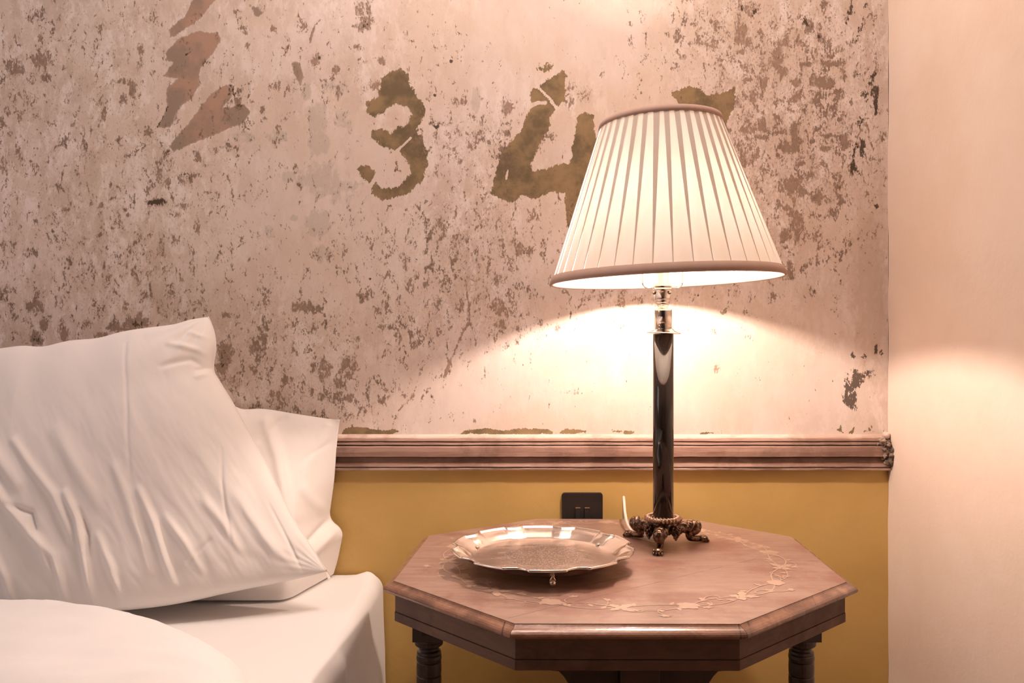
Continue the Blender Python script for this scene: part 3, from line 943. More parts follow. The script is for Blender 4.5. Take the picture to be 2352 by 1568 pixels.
rnd = random.Random(11)
nm = 18
for k in range(nm):
    a0 = 2 * PI * k / nm + .1
    a1 = 2 * PI * (k + 1) / nm + .1
    amp = .013 * (1 if k % 2 else -1)
    pts = [ringp(a0 + (a1 - a0) * s_ / 14, amp * math.sin(PI * s_ / 14)) for s_ in range(15)]
    flat_strip(pts, [.0011] * 15)
    # tendril curls
    for q in (0, 1):
        sgn = 1 if q else -1
        s0 = ringp(a0 + (a1 - a0) * (.3 + .35 * q), amp * .8)
        th = rnd.uniform(0, 6.28)
        pp = [s0 + Vector((math.cos(th + sgn * u * .30), math.sin(th + sgn * u * .30))) * (.0030 * u) for u in range(10)]
        flat_strip(pp, [.0009] * 9 + [.0004])
        for u in range(3):
            leaf(pp[8], th + sgn * 2.2 + (u - 1) * .9, .009, .0027)
    if k % 2 == 0:
        # blossom
        c = ringp(a0, rnd.uniform(-.004, .004))
        base = a0 + rnd.uniform(-.6, .6)
        for u in range(5):
            leaf(c, base + u * 2 * PI / 5 + rnd.uniform(-.2, .2), rnd.uniform(.013, .020), .0085, .7)
    else:
        c = ringp(a0, 0)
        tang = a0 + PI / 2
        for u in (-1, 1):
            leaf(c, tang + u * .7, .026, .0062, .6)
            leaf(c, tang + PI + u * .8, .020, .0055, .6)
    pts = [ringp(a0 + (a1 - a0) * s_ / 14, -amp * .8 * math.sin(PI * s_ / 14)) for s_ in range(15)]
    flat_strip(pts, [.0009] * 15)
    for u in range(5):
        a_ = a0 + (a1 - a0) * (u + rnd.random()) / 5
        c = ringp(a_, (-1 if u % 2 else 1) * amp * .8 * math.sin(PI * (a_ - a0) / (a1 - a0)))
        leaf(c, a_ + (PI if u % 2 else 0) + rnd.uniform(-.8, .8), rnd.uniform(.010, .016), .0030, .7)
inl.build('marquetry_inlay', M['inlay'], tab)

# ================================================================== tray
TC = Vector((.049, 1.330))
tray = thing('silver_tray', 'round scalloped silver salver on small feet on the table in front of the lamp', 'tray', (TC.x, TC.y, TZ))


def scal(a):
    """outline factor of the pie-crust rim, ten repeats"""
    u = (math.degrees(a) - 8) % 36.0
    if u < 22:
        s_ = u / 22
        return .0012 * math.sin(PI * s_) + .0022 * (abs(2 * s_ - 1) ** 3)
    s_ = (u - 22) / 14
    return -.0075 + .0065 * (abs(2 * s_ - 1) ** 1.5)


R0 = .1455
seg = 360
tp = [(0, .0150), (.06, .0150), (.100, .0150), (.1120, .0152), (.1160, .0160), (.1200, .0185), (.1250, .0225), (.1310, .0262), (.1370, .0285), (.1400, .0298),
      (.1412, .0318), (.1430, .0328), (.1448, .0325), (R0, .0308), (.1452, .0296), (.1440, .0290), (.1385, .0272), (.1320, .0250), (.1260, .0212), (.1200, .0165), (.1150, .0138), (0, .0135)]
rows = []
for (r, z) in tp:
    g = max(0.0, min(1.0, (r - .113) / (.1400 - .113)))
    row = []
    for k in range(seg + 1):
        a = 2 * PI * k / seg
        rr = r + (scal(a) * g if r > .1 else 0)
        row.append((TC.x + rr * math.cos(a), TC.y + rr * math.sin(a), TZ + z))
    rows.append(row)
tm = NT('engraved_silver')
n1 = tm.noise(420, 2, .5)
geo = tm.n('ShaderNodeVectorMath', operation='DISTANCE')
tm.link(tm.tc.outputs['Object'], geo.inputs[0])
geo.inputs[1].default_value = (TC.x, TC.y, TZ + .015)
edge = tm.math('ADD', geo.outputs['Value'], tm.math('MULTIPLY', tm.math('SUBTRACT', tm.noise(16, 5, .7, tm.mapping((.7, 1.6, 1))), .5), .16))
eng = tm.math('SUBTRACT', 1.0, tm.step(edge, .055, .085))
sc1 = tm.math('MULTIPLY', tm.step(n1, .40, .50), eng)
colr = tm.mix(tm.math('MULTIPLY', sc1, .85), (.86, .77, .70), (.16, .11, .08))
colr = tm.mix(tm.math('MULTIPLY', eng, .45), colr, (.30, .22, .17))
rgh = tm.math('ADD', .19, tm.math('MULTIPLY', eng, .16))
rgh = tm.math('ADD', rgh, tm.math('MULTIPLY', tm.step(tm.noise(30, 6, .7, tm.mapping((.6, 2, 1))), .45, .7), .10))
tm.bsdf(colr, rgh, 1.0, normal=tm.bump(n1, .12, .0006))
mb = MB()
mb.grid(rows, flip=False)
dish = mb.build('dish', tm.mat, tray, smooth=True, weld=.00002)
for da in (-84.8, 35.2, 155.2):
    a = math.radians(da)
    fx, fy = TC.x + .118 * math.cos(a), TC.y + .118 * math.sin(a)
    mb = MB()
    mb.ball((fx, fy, TZ + .0058), .0058, sx=.85, seg=14, rings=9)
    for q in (-1, 1):
        qx, qy = -math.sin(a) * q, math.cos(a) * q
        mb.tube([(fx + qx * .0044, fy + qy * .0044, TZ + .0065), (fx + qx * .0034, fy + qy * .0034, TZ + .0105), (fx + qx * .0008, fy + qy * .0008, TZ + .0148), (fx + qx * .0004, fy + qy * .0004, TZ + .0175)],
                [.0009, .0011, .0013, .0018], 8)
    mb.ball((fx, fy, TZ + .0175), .0048, sz=.4, seg=12, rings=6)
    mb.build('foot', M['silver'], tray, smooth=True)

# ================================================================== lamp
LX, LY = .2688, 1.470
lamp = thing('table_lamp', 'lit table lamp with cream pleated shade, black column and bronze clawed feet', 'lamp', (LX, LY, TZ))
# column
mb = MB()
mb.lathe((LX, LY, 0), [(.0182, .7440), (.0182, 1.0735)], 64)
mb.build('column', M['black'], lamp, smooth=False)
for p_ in lamp.children[-1].data.polygons:
    p_.use_smooth = len(p_.vertices) == 4
tilt = Matrix.Rotation(math.radians(2.2), 3, 'Y')
mb = MB()
mb.lathe((LX + .0012, LY, 1.0735), [(.0185, 0), (.0300, .0006), (.0308, .0014), (.0303, .0020), (.0235, .0040), (.0180, .0068), (.0158, .0095)], 64, tilt=tilt)
mb.build('drip_plate', M['chrome'], lamp, smooth=True)
mb = MB()
mb.lathe((LX, LY, 0), [(.0157, 1.079), (.0155, 1.1145), (.0150, 1.1170), (.0135, 1.1178)], 48)
o = mb.build('metal_sleeve', M['chrome'], lamp)
for p_ in o.data.polygons:
    p_.use_smooth = len(p_.vertices) == 4
# bulb holder
HX = LX - .0015
mb = MB()
mb.lathe((HX, LY, 0), [(.0090, 1.117), (.0088, 1.1225), (.0105, 1.1235), (.0125, 1.1260), (.0135, 1.1285), (.0122, 1.1300), (.0138, 1.1320), (.0142, 1.1345),
                       (.0138, 1.1355), (.0148, 1.1375), (.0150, 1.1480), (.0163, 1.1490), (.0165, 1.1535), (.0158, 1.1550), (.0165, 1.1565), (.0160, 1.1620),
                       (.0120, 1.1640), (.0118, 1.1860), (.0090, 1.1880), (.0050, 1.1950), (.0045, 1.2485)], 40)
bh = mb.build('bulb_holder', M['chrome'], lamp, smooth=True)
for dx, dy in ((-.0155, -.005), (.0105, -.0125)):
    mb = MB()
    mb.ball((HX + dx, LY + dy, 1.1455), .0026, seg=8, rings=6)
    mb.build('screw', M['dark'], bh)
# bulb
BC = Vector((LX + .001, LY, 1.268))
mb = MB()
mb.lathe((BC.x, BC.y, 0), [(.004, 1.2480), (.010, 1.2500), (.0160, 1.2590), (.0185, 1.2690), (.0165, 1.2790), (.010, 1.2860), (.003, 1.2885)], 24)
bulb = mb.build('bulb', M['bulb'], lamp, smooth=True)
# shade
SB = Vector(((1529 - CX) / F * LY, LY, CAMZ - (644 - CY) / F * LY))
ang = math.radians(-1.95)
SM = Matrix.Translation(SB) @ Matrix.Rotation(ang, 4, 'Y')
SH, RB, RT = .2835, .2022, .1035
NP = 40


def shp(a, t2, off=0.0):
    r = RB + (RT - RB) * t2 + off
    return SM @ Vector((r * math.cos(a), r * math.sin(a), SH * t2))


mb = MB()
hs = 10
for k in range(NP):
    a0 = 2 * PI * k / NP + .03
    jit = random.uniform(.85, 1.15)
    rows = []
    for i in range(hs + 1):
        t2 = i / hs
        ov = (2 * PI / NP) * (.03 + .52 * t2 ** 1.25) * jit
        row = []
        for j in range(7):
            s_ = j / 6
            a = a0 + s_ * (2 * PI / NP + ov)
            row.append(shp(a, t2, -.0010 + .0022 * s_ + .0009 * math.sin(PI * s_) * (1 - t2)))
        rows.append(row)
    mb.grid(rows)
shade = mb.build('lamp_shade', M['shade'], lamp, smooth=True)


def band(t_a, t_b, o_in, o_out, name):
    mb = MB()
    sg = 120
    prf = [(t_a - .004, o_in), (t_a - .006, (o_in + o_out) / 2), (t_a, o_out), ((t_a + t_b) / 2, o_out + .0006), (t_b, o_out - .0002), (t_b + .002, o_in + .001), (t_b, o_in - .001), (t_a, o_in - .001)]
    rows = [[shp(2 * PI * k / sg, t2, o + .0002 * math.sin(k * 1.7)) for k in range(sg + 1)] for t2, o in prf]
    rows.append(rows[0])
    mb.grid(rows)
    return mb.build(name, M['shade_trim'], shade, smooth=True, weld=.00001)


band(.0, .052, -.0012, .0032, 'bottom_binding')
band(.965, 1.0, -.0012, .0028, 'top_binding')
# wire carrier that holds the shade
mb = MB()
hz = 1.1560
for q in (-1, 1):
    mb.tube(catmull([(HX + q * .014, LY, hz), (HX + q * .026, LY, hz - .0015), (HX + q * .0335, LY, hz + .004), (HX + q * .0355, LY, hz + .020), (HX + q * .037, LY, hz + .15),
                     (HX + q * .040 - .010, LY, hz + .285)], 30), [.0013] * 30, 8)
for k in range(3):
    a = .5 + k * 2 * PI / 3
    p = shp(a, .97, -.002)
    mb.tube([(LX - .008, LY, hz + .280), p], [.0012, .0012], 8)
mb.tube([(HX + .0365 * math.cos(a_ * PI / 12), LY + .0365 * math.sin(a_ * PI / 12), hz + .150) for a_ in range(25)], [.0012] * 25, 8)
mb.tube([(HX - .030 - .010, LY, hz + .285), (HX + .030, LY, hz + .285)], [.0013] * 2, 8)
mb.build('shade_carrier', M['chrome'], lamp, smooth=True)

# rope-twist collar
CZ = .7465
mb = MB()
sg, sm_ = 168, 14
rows = []
for i in range(sm_ + 1):
    ph = 2 * PI * i / sm_
    row = []
    for k in range(sg + 1):
        a = 2 * PI * k / sg
        rr = .0062 * (1 + .17 * math.cos(28 * a + 2.2 * ph))
        row.append((LX + (.0262 + rr * math.cos(ph)) * math.cos(a), LY + (.0262 + rr * math.cos(ph)) * math.sin(a), CZ + rr * .85 * math.sin(ph)))
    rows.append(row)
mb.grid(rows, flip=True)
mb.lathe((LX, LY, 0), [(.0245, .7400), (.0250, .7485), (.0240, .7500), (.010, .7502)], 48)
mb.build('rope_collar', M['bronze_bright'], lamp, smooth=True, weld=.00001)
# hub under the collar
mb = MB()
mb.lathe((LX, LY, 0), [(.004, .716), (.012, .718), (.020, .726), (.0245, .735), (.026, .742)], 48,
         mod=lambda a, i: .0022 * math.cos(9 * a) * (i > 0) + .001 * math.cos(23 * a))
mb.build('hub', M['bronze'], lamp, smooth=True)
dirs = [math.radians(253.3), math.radians(13.3), math.radians(133.3)]
for da in dirs:
    d = Vector((math.cos(da), math.sin(da), 0))
    sd = Vector((-d.y, d.x, 0))
    o0 = Vector((LX, LY, TZ))

    def q(r, z, s_=0.0):
        return o0 + d * r + sd * s_ + Vector((0, 0, z))
    mb = MB()
    path = catmull([q(.014, .0270), q(.030, .0272), (q(.046, .0285)), q(.060, .0290), q(.0685, .0280), q(.0730, .0275)], 34)
    rad = [interp([(0, (.0112,)), (.35, (.0100,)), (.62, (.0098,)), (.82, (.0082,)), (1, (.0020,))], i / 33)[0] for i in range(34)]

    def lf(a, i, p):
        return 1 + .22 * noise.noise(p * 210) + .14 * math.sin(i * 1.35 + 2.2 * math.cos(a * 3)) + .16 * noise.noise(p * 480)
    mb.tube(path, rad, 26, lf)
    path = catmull([q(.064, .0265), q(.060, .0220), q(.0530, .0195), q(.0495, .0140), q(.0525, .0088), q(.0600, .0070), q(.0690, .0064), q(.0760, .0062)], 30)
    rad = [interp([(0, (.0098,)), (.2, (.0088,)), (.45, (.0066,)), (.72, (.0054,)), (1, (.0052,))], i / 29)[0] for i in range(30)]
    mb.tube(path, rad, 16, lambda a, i, p: 1 + .06 * noise.noise(p * 200))
    # acanthus leaf tips curling over the thigh
    for k in range(16):
        u = random.uniform(.016, .068)
        ph = random.uniform(-1.9, 1.9)
        c = q(u, .0275 + .0088 * math.cos(ph), .0095 * math.sin(ph))
        mb.ball(c, random.uniform(.0020, .0036), sx=1.5, sy=.8, sz=.8, seg=8, rings=6, rot=da + random.uniform(-.6, .6))
    leg = mb.build('leg', M['bronze'], lamp, smooth=True)
    mb = MB()
    mb.ball(q(.0760, .0065), .0085, sx=1.2, sy=1.0, sz=.68, seg=14, rings=9, rot=da)
    for k in range(4):
        s_ = (k - 1.5) * .0046
        r0_ = .0845 - abs(k - 1.5) * .0013
        mb.ball(q(r0_ - .004, .0062, s_), .0034, sx=1.5, sy=.75, sz=1.25, seg=10, rings=8, rot=da)
        mb.ball(q(r0_ + .0005, .0032, s_), .0027, sx=1.2, sy=.8, sz=1.0, seg=10, rings=8, rot=da)
    mb.build('paw', M['bronze'], leg, smooth=True)
for k in range(3):
    da = dirs[k] + PI / 3
    d = Vector((math.cos(da), math.sin(da), 0))
    mb = MB()
    rr_ = random.Random(k)
    for L_ in range(8):
        z = .033 - L_ * .0029
        n_ = [5, 6, 6, 5, 5, 4, 3, 1][L_]
        wr = [.0065, .0068, .0064, .0056, .0048, .0036, .0022, 0][L_]
        for j in range(n_):
            a = 2 * PI * j / n_ + L_ * .5
            mb.ball((LX + d.x * .027 + wr * math.cos(a), LY + d.y * .027 + wr * math.sin(a), TZ + z), .0024, seg=8, rings=6)
    mb.build('grape_cluster', M['bronze'], lamp, smooth=True)

# lamp flex: from under the base, up in a loop and over the back edge of the table
pts = catmull([(LX - .004, LY + .002, .7135), (LX - .012, LY + .010, .7060), (.244, 1.500, .7042), (.228, 1.525, .7046), (.2185, 1.553, .7130), (.2170, 1.585, .7290), (.2195, 1.618, .7440),
               (.2235, 1.655, .7480), (.2285, 1.692, .7360), (.2320, 1.7155, .700), (.2320, 1.7165, .64), (.230, 1.722, .52), (.222, 1.725, .30), (.225, 1.722, .05), (.215, 1.70, .004), (.18, 1.62, .003)], 110)
mb = MB()
mb.tube(pts, [.0028] * 110, 10)
mb.build('power_cord', M['flex'], lamp, smooth=True)

# ================================================================== bed
BX, BZ = -.270, .572
bed = thing('bed', 'bed with a white fitted sheet pushed against the wall beside the octagonal table', 'bed', (-1.2, .9, 0))
mb = MB()
mb.box((-1.13, .84, .17), (1.66, 1.74, .20))
mb.build('bed_base', M['base'], bed, bevel=.01)
for fx in (-1.85, -.42):
    for fy in (.10, 1.60):
        mb = MB()
        mb.lathe((fx, fy, 0), [(.018, 0), (.022, .01), (.026, .072)], 20)
        mb.build('bed_foot', M['legwood'], bed)
mb = MB()
mb.box((-1.13, .85, .415), (1.64, 1.70, .27))
mb.build('mattress', M['sheet'], bed, bevel=.03)
# fitted sheet: profile across the right hand edge swept along the bed, with pulls and a lifted corner
mb = MB()
rows = []
NY = 150
for i in range(NY + 1):
    Y = 1.728 - i / NY * 1.78
    row = []
    back = max(0.0, 1 - (1.728 - Y) / .035)
    peak = math.exp(-((Y - 1.700) / .020) ** 2)
    fold = math.exp(-((Y - 1.300) / .030) ** 2)
    wavy = .0035 * fbm((0, Y * 6, 3), 1.0)
    for j in range(61):
        s_ = j / 60
        if s_ < .45:
            x = -1.95 + (BX - .030 + 1.95) * (s_ / .45) ** .75
            z = BZ - .0015 * fbm((x * 6, Y * 6, 0), 1.0)
            edge_ = max(0.0, 1 - (BX - .030 - x) / .05)
            z += .015 * peak * edge_ ** 2
        elif s_ < .62:
            a = (s_ - .45) / .17 * PI / 2
            x = BX - .030 + .030 * math.sin(a)
            z = BZ - .030 + .030 * math.cos(a) + .015 * peak * math.cos(a)
        else:
            u = (s_ - .62) / .38
            x = BX + .016 * u ** 1.3 + .006 * math.sin(Y * 23 + u * 3) * u + .010 * fbm((1, Y * 7, u * 1.6), 1.0) * min(1, u * 2)
            z = BZ - .030 - u * .36
        x += wavy * (s_ > .4) + .012 * fold * max(0, min(1, (s_ - .45) / .1)) * (1 - .5 * s_)
        y = Y - (.0 if s_ < .6 else 0)
        row.append((x, y, z - .0 * back))
    rows.append(row)
# turn down at the wall end and outer side
mb.grid(rows, flip=True)
mb.add([(x, 1.7285, z) for (x, y, z) in rows[0]] + [(x, 1.7285, .20) for (x, y, z) in rows[0]], [(i, i + 1, i + 62, i + 61) for i in range(60)])
mb.build('fitted_sheet', M['sheet'], bed, smooth=True, weld=.0001)

# ---- duvet: a padded height field over the bed
dv = [(-1.95, 1.30), (-1.3, 1.345), (-.95, 1.375), (-.82, 1.385), (-.72, 1.380), (-.62, 1.345), (-.52, 1.285), (-.44, 1.225), (-.37, 1.150), (-.325, 1.07), (-.295, .98), (-.262, .88), (-.235, .70), (-.225, .4), (-.22, -.02)]


def dist_edge(x, y):
    best = 1e9
    for (xa, ya), (xb, yb) in zip(dv, dv[1:]):
        t2 = max(0, min(1, ((x - xa) * (xb - xa) + (y - ya) * (yb - ya)) / ((xb - xa) ** 2 + (yb - ya) ** 2)))
        best = min(best, math.hypot(x - xa - t2 * (xb - xa), y - ya - t2 * (yb - ya)))
    return best


edgep = catmull([(a, b, 0) for a, b in dv], 150)
mb = MB()
rows = []
hub = Vector((-1.55, .35, 0))
for i, e in enumerate(edgep):
    row = []
    for j in range(56):
        s_ = (j / 55) ** 1.6
        p = e.lerp(hub, s_ * .96)
        d_ = (p - e).length
        dd = min(d_, dist_edge(p.x, p.y) + .001)
        w_ = .085
        hgt = .070 * math.sqrt(max(0, 1 - (1 - min(1, dd / w_)) ** 2))
        hgt += .012 * min(1, dd / .2)
        hgt += (.017 * fbm((p.x * 3.0 + 4, p.y * 11, 2), 1.0) + .008 * fbm((p.x * 9, p.y * 24, 8), 1.0)) * min(1, dd / .08)
        row.append((p.x, p.y, BZ + .004 + hgt))
    rows.append(row)
mb.grid(rows)
mb.grid([[(x, y, z) for (x, y, z) in [r[0] for r in rows]], [(e.x * .999 - .004, e.y - .004, BZ + .0035) for e in edgep]])
o = mb.build('duvet', M['duvet'], smooth=True)
tag(o, 'puffy white duvet lying across the bed in front of the pillows', 'duvet')


# ---- pillows
def falloff(d, w_):
    return math.exp(-(d / w_) ** 2)


def seg_d(px_, py_, P_):
    best, bt = 1e9, 0
    n_ = len(P_) - 1
    for i in range(n_):
        (xa, ya), (xb, yb) = P_[i], P_[i + 1]
        L2 = (xb - xa) ** 2 + (yb - ya) ** 2 + 1e-9
        t2 = max(0, min(1, ((px_ - xa) * (xb - xa) + (py_ - ya) * (yb - ya)) / L2))
        d_ = math.hypot(px_ - xa - t2 * (xb - xa), py_ - ya - t2 * (yb - ya))
        if d_ < best:
            best, bt = d_, (i + t2) / n_
    return best, bt


def cm(P_, sx=1.8065, ox=0, oy=700):
    """fold lines were read off a zoomed picture of the pillow; put them on its front elevation (metres at 1.55 m)"""
    return [((x / sx + ox - CX) / F * 1.55, CAMZ - (y / sx + oy - CY) / F * 1.55) for x, y in P_]


# front pillow: Coons patch between its four seams, front and back puffed
Rb = catmull([at(750, 1312, 1.500), at(712, 1250, 1.512), at(668, 1180, 1.530), at(602, 1046, 1.558), at(541, 936, 1.580), at(507, 880, 1.594), at(491, 848, 1.602), at(496, 800, 1.612), at(492, 762, 1.622), at(479, 728, 1.632)], 91)
Tb = catmull([at(-300, 822, 1.600), at(-120, 812, 1.608), at(0, 803, 1.612), at(60, 797, 1.615), at(110, 799, 1.615), at(170, 786, 1.616), at(235, 780, 1.618), at(290, 766, 1.62), at(345, 757, 1.622), at(405, 748, 1.626), at(440, 736, 1.63), at(479, 728, 1.632)], 131)
Bb = catmull([at(-300, 1422, 1.43), at(-100, 1420, 1.43), at(60, 1415, 1.43), at(200, 1408, 1.432), at(340, 1396, 1.438), at(430, 1382, 1.446), at(520, 1362, 1.458), at(620, 1342, 1.475), at(700, 1325, 1.490), at(750, 1312, 1.500)], 131)
Lb = catmull([at(-300, 1422, 1.43), at(-330, 1150, 1.50), at(-300, 822, 1.600)], 91)
ridges = [([(180, 600), (300, 720), (380, 800), (440, 900), (470, 960)], 15, 7), ([(420, 790), (480, 880), (505, 960), (530, 1060), (560, 1190)], 13, 9),
          ([(110, 700), (190, 820), (280, 900), (350, 970), (400, 1060)], 15, 9), ([(80, 900), (170, 990), (230, 1080), (270, 1210)], 14, 8),
          ([(690, 780), (760, 900), (800, 1000), (840, 1100)], 14, 7), ([(590, 700), (660, 830), (720, 960), (760, 1060)], 18, 5),
          ([(0, 1010), (60, 1100), (100, 1220)], 15, 8), ([(330, 940), (410, 1010), (440, 1090), (450, 1170)], 12, 7),
          ([(560, 940), (620, 1050), (650, 1150)], 14, 6), ([(800, 880), (880, 970), (940, 1060)], 15, 5), ([(930, 820), (1010, 910), (1070, 990)], 16, 5),
          ([(0, 560), (110, 640), (230, 760)], 24, 7), ([(340, 560), (450, 700), (540, 820)], 26, 5), ([(0, 800), (90, 900)], 18, 6),
          ([(1040, 800), (1150, 950), (1290, 1080)], 18, 4), ([(700, 200), (800, 215), (880, 250)], 13, 4), ([(690, 300), (780, 260), (870, 300)], 13, -4),
          ([(760, 140), (850, 160)], 12, 4), ([(820, 330), (860, 300), (895, 290)], 12, 7), ([(810, 300), (850, 275), (885, 262)], 8, -6),
          ([(960, 620), (980, 740), (1010, 860), (1040, 960)], 5, -2.2), ([(1150, 830), (1240, 970), (1300, 1080)], 5, -3), ([(520, 200), (600, 480), (650, 720)], 7, -1.6),
          ([(200, 830), (300, 860), (330, 930)], 10, -6), ([(480, 850), (520, 930), (530, 1010)], 9, -6), ([(90, 1130), (150, 1180), (180, 1240)], 9, -5),
          ([(620, 1090), (640, 1190)], 9, -5), ([(900, 1040), (920, 1000), (960, 960)], 9, -3)]
ridges = [(cm(P_), w_ / 1.8065 / F * 1.55, h_ / 1000 * 1.35) for P_, w_, h_ in ridges]
NU, NV = 260, 180


def sample(B, t2):
    f = t2 * (len(B) - 1)
    k = min(int(f), len(B) - 2)
    return B[k].lerp(B[k + 1], f - k)


c00, c10, c01, c11 = Bb[0], Bb[-1], Tb[0], Tb[-1]
dirn = Vector((.0, -.94, .34)).normalized()       # pillow face looks at the room and a little up
front, backr = [], []
for j in range(NV + 1):
    v = j / NV
    fr, bk = [], []
    for i in range(NU + 1):
        u = i / NU
        ur = 1 - (1 - u) ** 1.25                      # denser to the right
        ur = u
        pL, pR, pB, pT = sample(Lb, v), sample(Rb, v), sample(Bb, ur), sample(Tb, ur)
        p = pL * (1 - ur) + pR * ur + pB * (1 - v) + pT * v - (c00 * (1 - ur) * (1 - v) + c10 * ur * (1 - v) + c01 * (1 - ur) * v + c11 * ur * v)
        eu, ev = min(1.0, 4 * ur * (1 - ur) * 1.15), min(1.0, 4 * v * (1 - v))
        pf = (eu ** .52) * (ev ** .50)
        h = .082 * pf
        ed = min(1.0, 6 * min(ur, 1 - ur)) * min(1.0, 5 * min(v, 1 - v))
        X, Z = p.x, p.z
        wr = 0.0
        for P_, w_, hh in ridges:
            d_, bt = seg_d(X, Z, P_)
            if d_ < 3 * w_:
                wr += hh * falloff(d_, w_) * math.sin(PI * min(1, max(0, .08 + bt * .84))) ** .5
        # diagonal draw folds, stronger in the lower half
        cc, ss = math.cos(-.95), math.sin(-.95)
        q1, q2 = cc * X + ss * Z, -ss * X + cc * Z
        low = max(0.0, 1 - v * 1.3)
        wr += (.012 * fbm((q1 * 4, q2 * 17, 5), 1.0)) * (low + .15)
        # gathers at the two right hand corners and along the seams
        ca = math.atan2(Z - c10.z, X - c10.x)
        cdist = math.hypot(Z - c10.z, X - c10.x)
        wr += .0030 * math.sin(ca * 34) * math.exp(-(cdist / .055) ** 2)
        ca = math.atan2(Z - c11.z, X - c11.x)
        cdist = math.hypot(Z - c11.z, X - c11.x)
        wr += .0026 * math.sin(ca * 16) * math.exp(-((cdist - .04) / .06) ** 2)
        wr += .0030 * noise.noise(Vector((X * 30, 0, Z * 30))) * (1 - ed) * min(1.0, 20 * min(ur, 1 - ur, v, 1 - v))
        edg = min(1.0, 9 * min(1 - ur, v, 1 - v))
        fr.append(p + dirn * (h + wr * edg))
        bk.append(p - dirn * (.030 * pf))
    front.append(fr)
    backr.append(bk)
mb = MB()
mb.grid(front)
mb.grid(backr, flip=True)
o = mb.build('pillow', M['pillow'], smooth=True, weld=.00005)
tag(o, 'large crumpled white pillow propped up at the front with a zip at its lower corner', 'pillow', None)
fp = o
mb = MB()
zp = at(749, 1308, 1.488)
mb.tube([zp, zp + Vector((.0010, -.001, -.0040))], [.0010, .0010], 8)
for k in range(14):
    pass
a, b = zp + Vector((.0010, -.001, -.0035)), zp + Vector((.0065, -.001, -.0155))
e = (b - a).normalized()
sdv = Vector((e.z, 0, -e.x)) * .0028
rr_ = [a + sdv * .6, b + sdv, b - sdv, a - sdv * .6]
mb.add([p + Vector((0, t3, 0)) for t3 in (-.0006, .0006) for p in rr_], [(0, 1, 2, 3), (7, 6, 5, 4), (0, 4, 5, 1), (1, 5, 6, 2), (2, 6, 7, 3), (3, 7, 4, 0)])
mb.build('zip_pull', M['chrome'], fp)
# sewn seam along the right hand edge
mb = MB()
sm_pts = [sample(Rb, t3 / 60) + dirn * .0015 for t3 in range(61)]
mb.tube(sm_pts, [.0013] * 61, 6)
mb.build('seam', M['pillow'], fp, smooth=True)

# back pillow: upright, thick at the foot, its open end towards the table
lev = [  # v, z-level given by pixel rows; (left front Y), corner, hem
    (0.00, (1.545, -.434, 1.545, .5745), (-.372, 1.715, .5745)),
    (0.10, (1.535, -.424, 1.540, .600), (-.362, 1.715, .606)),
    (0.25, (1.545, -.418, 1.552, .655), (-.3500, 1.714, .668)),
    (0.33, (1.560, -.424, 1.568, .690), (-.3800, 1.712, .692)),
    (0.50, (1.595, -.440, 1.600, .760), (-.3690, 1.713, .770)),
    (0.75, (1.640, -.468, 1.645, .850), (-.3640, 1.714, .845)),
    (0.93, (1.672, -.500, 1.680, .905), (-.3590, 1.714, .890)),
    (1.00, (1.695, -.520, 1.700, .922), (-.3575, 1.712, .8980)),
]


def L(v):
    pts_ = [(a, tuple(b) + tuple(c)) for a, b, c in lev]
    return interp(pts_, v)


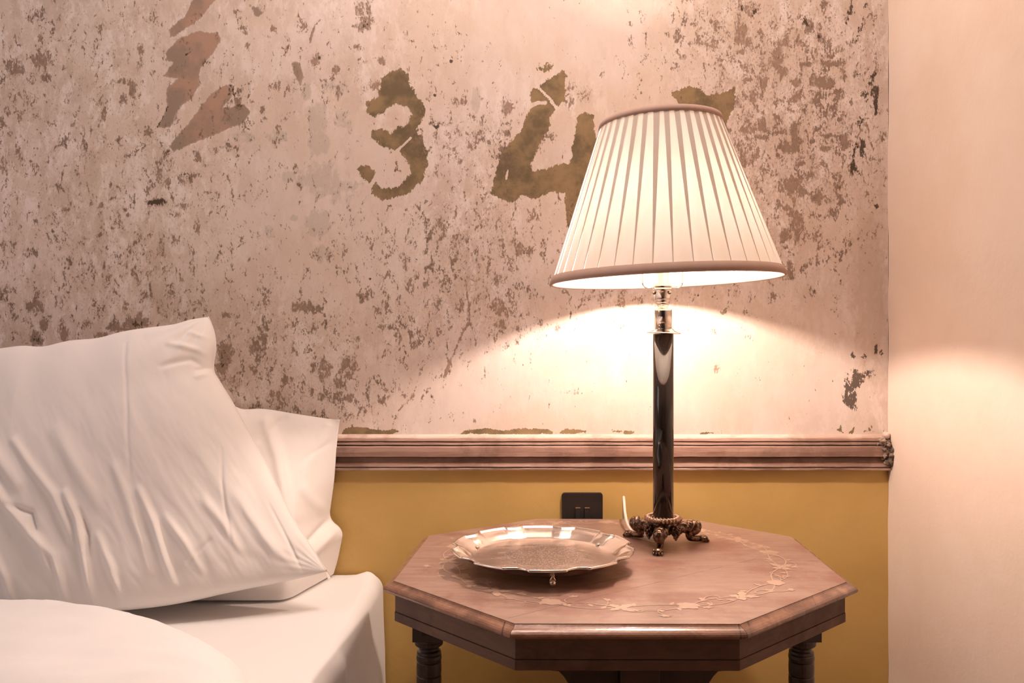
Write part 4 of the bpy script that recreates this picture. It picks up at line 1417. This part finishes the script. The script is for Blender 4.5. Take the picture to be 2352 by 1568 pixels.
mb = MB()
rows = []
NVb = 110
for j in range(NVb + 1):
    v = j / NVb
    vals = []
    # smooth the polyline of levels
    acc = [0.0] * 7
    for q_ in (-.03, -.015, 0, .015, .03):
        l_ = L(max(0, min(1, v + q_)))
        acc = [x + y / 5 for x, y in zip(acc, l_)]
    Yl, xc, Yc, zcn, xh, Yh, zh = acc
    row = []
    topz = .925 + .004 * math.sin(v * 3)
    # control path (x, y, z): far left, mid left, corner, middle of end face, hem
    zl = interp([(0, (.5745,)), (.33, (.690,)), (1, (.935,))], v)[0]
    bulge = .020 * math.sin(PI * min(1, v * 1.05)) ** .7
    ctl = [Vector((-1.15, Yl + .02, zl)), Vector((-.85, Yl - bulge, zl)), Vector((-.60, Yl - bulge, (zl + zcn) / 2 + .001)), Vector((xc - .03, Yc - bulge * .6, zcn)),
           Vector((xc + .012, Yc + .012, zcn)), Vector(((xc + xh) / 2 + .006, (Yc + Yh) / 2, (zcn + zh) / 2)), Vector((xh, Yh, zh))]
    for i, p in enumerate(catmull(ctl, 150)):
        X, Z = p.x, p.z
        f = 0.0
        for P_, w_, hh in ([[(598, 968), (640, 1040), (670, 1120), (690, 1180)], 11, .007], [[(757, 1190), (735, 1215), (712, 1245)], 7, -.010],
                           [[(790, 1212), (760, 1232), (730, 1262)], 10, .008], [[(640, 965), (615, 990), (600, 1010)], 8, -.004],
                           [[(740, 985), (700, 1080), (690, 1170)], 12, .003], [[(770, 1010), (700, 1050), (650, 1110)], 6, -.0016],
                           [[(700, 1120), (730, 1170), (745, 1200)], 8, .004], [[(460, 1372), (530, 1368), (600, 1362)], 8, .003],
                           [[(535, 1360), (545, 1345)], 5, -.003]):
            PP = [((x - CX) / F * 1.65, CAMZ - (y - CY) / F * 1.65) for x, y in P_]
            d_, bt = seg_d(X, Z, PP)
            if d_ < .05:
                f += hh * falloff(d_, w_ / F * 1.65)
        f += .0035 * fbm((X * 11, p.y * 11, Z * 11), 1.0)
        edg = min(1.0, (1 - i / 149) * 9) * min(1, 12 * v + .2) * min(1.0, 10 * (1 - v) + .1)
        nrm = Vector((.45 if i > 95 else .1, -.9, .15)).normalized()
        q_ = p + nrm * (f * edg)
        q_.z = max(q_.z, BZ + .0022)
        row.append(q_)
    rows.append(row)
mb.grid(rows)
backrow = [[Vector((max(p.x - .012, -1.15) if i < 149 else p.x, 1.722 - .004 * (1 - abs(2 * j / NVb - 1)), p.z)) for i, p in enumerate(r)] for j, r in enumerate(rows)]
mb.grid(backrow, flip=True)
# close top, bottom and hem
mb.grid([rows[-1], backrow[-1]])
mb.grid([rows[0], backrow[0]], flip=True)
mb.grid([[r[-1] for r in rows], [r[-1] for r in backrow]], flip=True)
o = mb.build('pillow', M['pillow2'], smooth=True, weld=.0002)
tag(o, 'white pillow standing against the wall behind the large crumpled one', 'pillow', None)
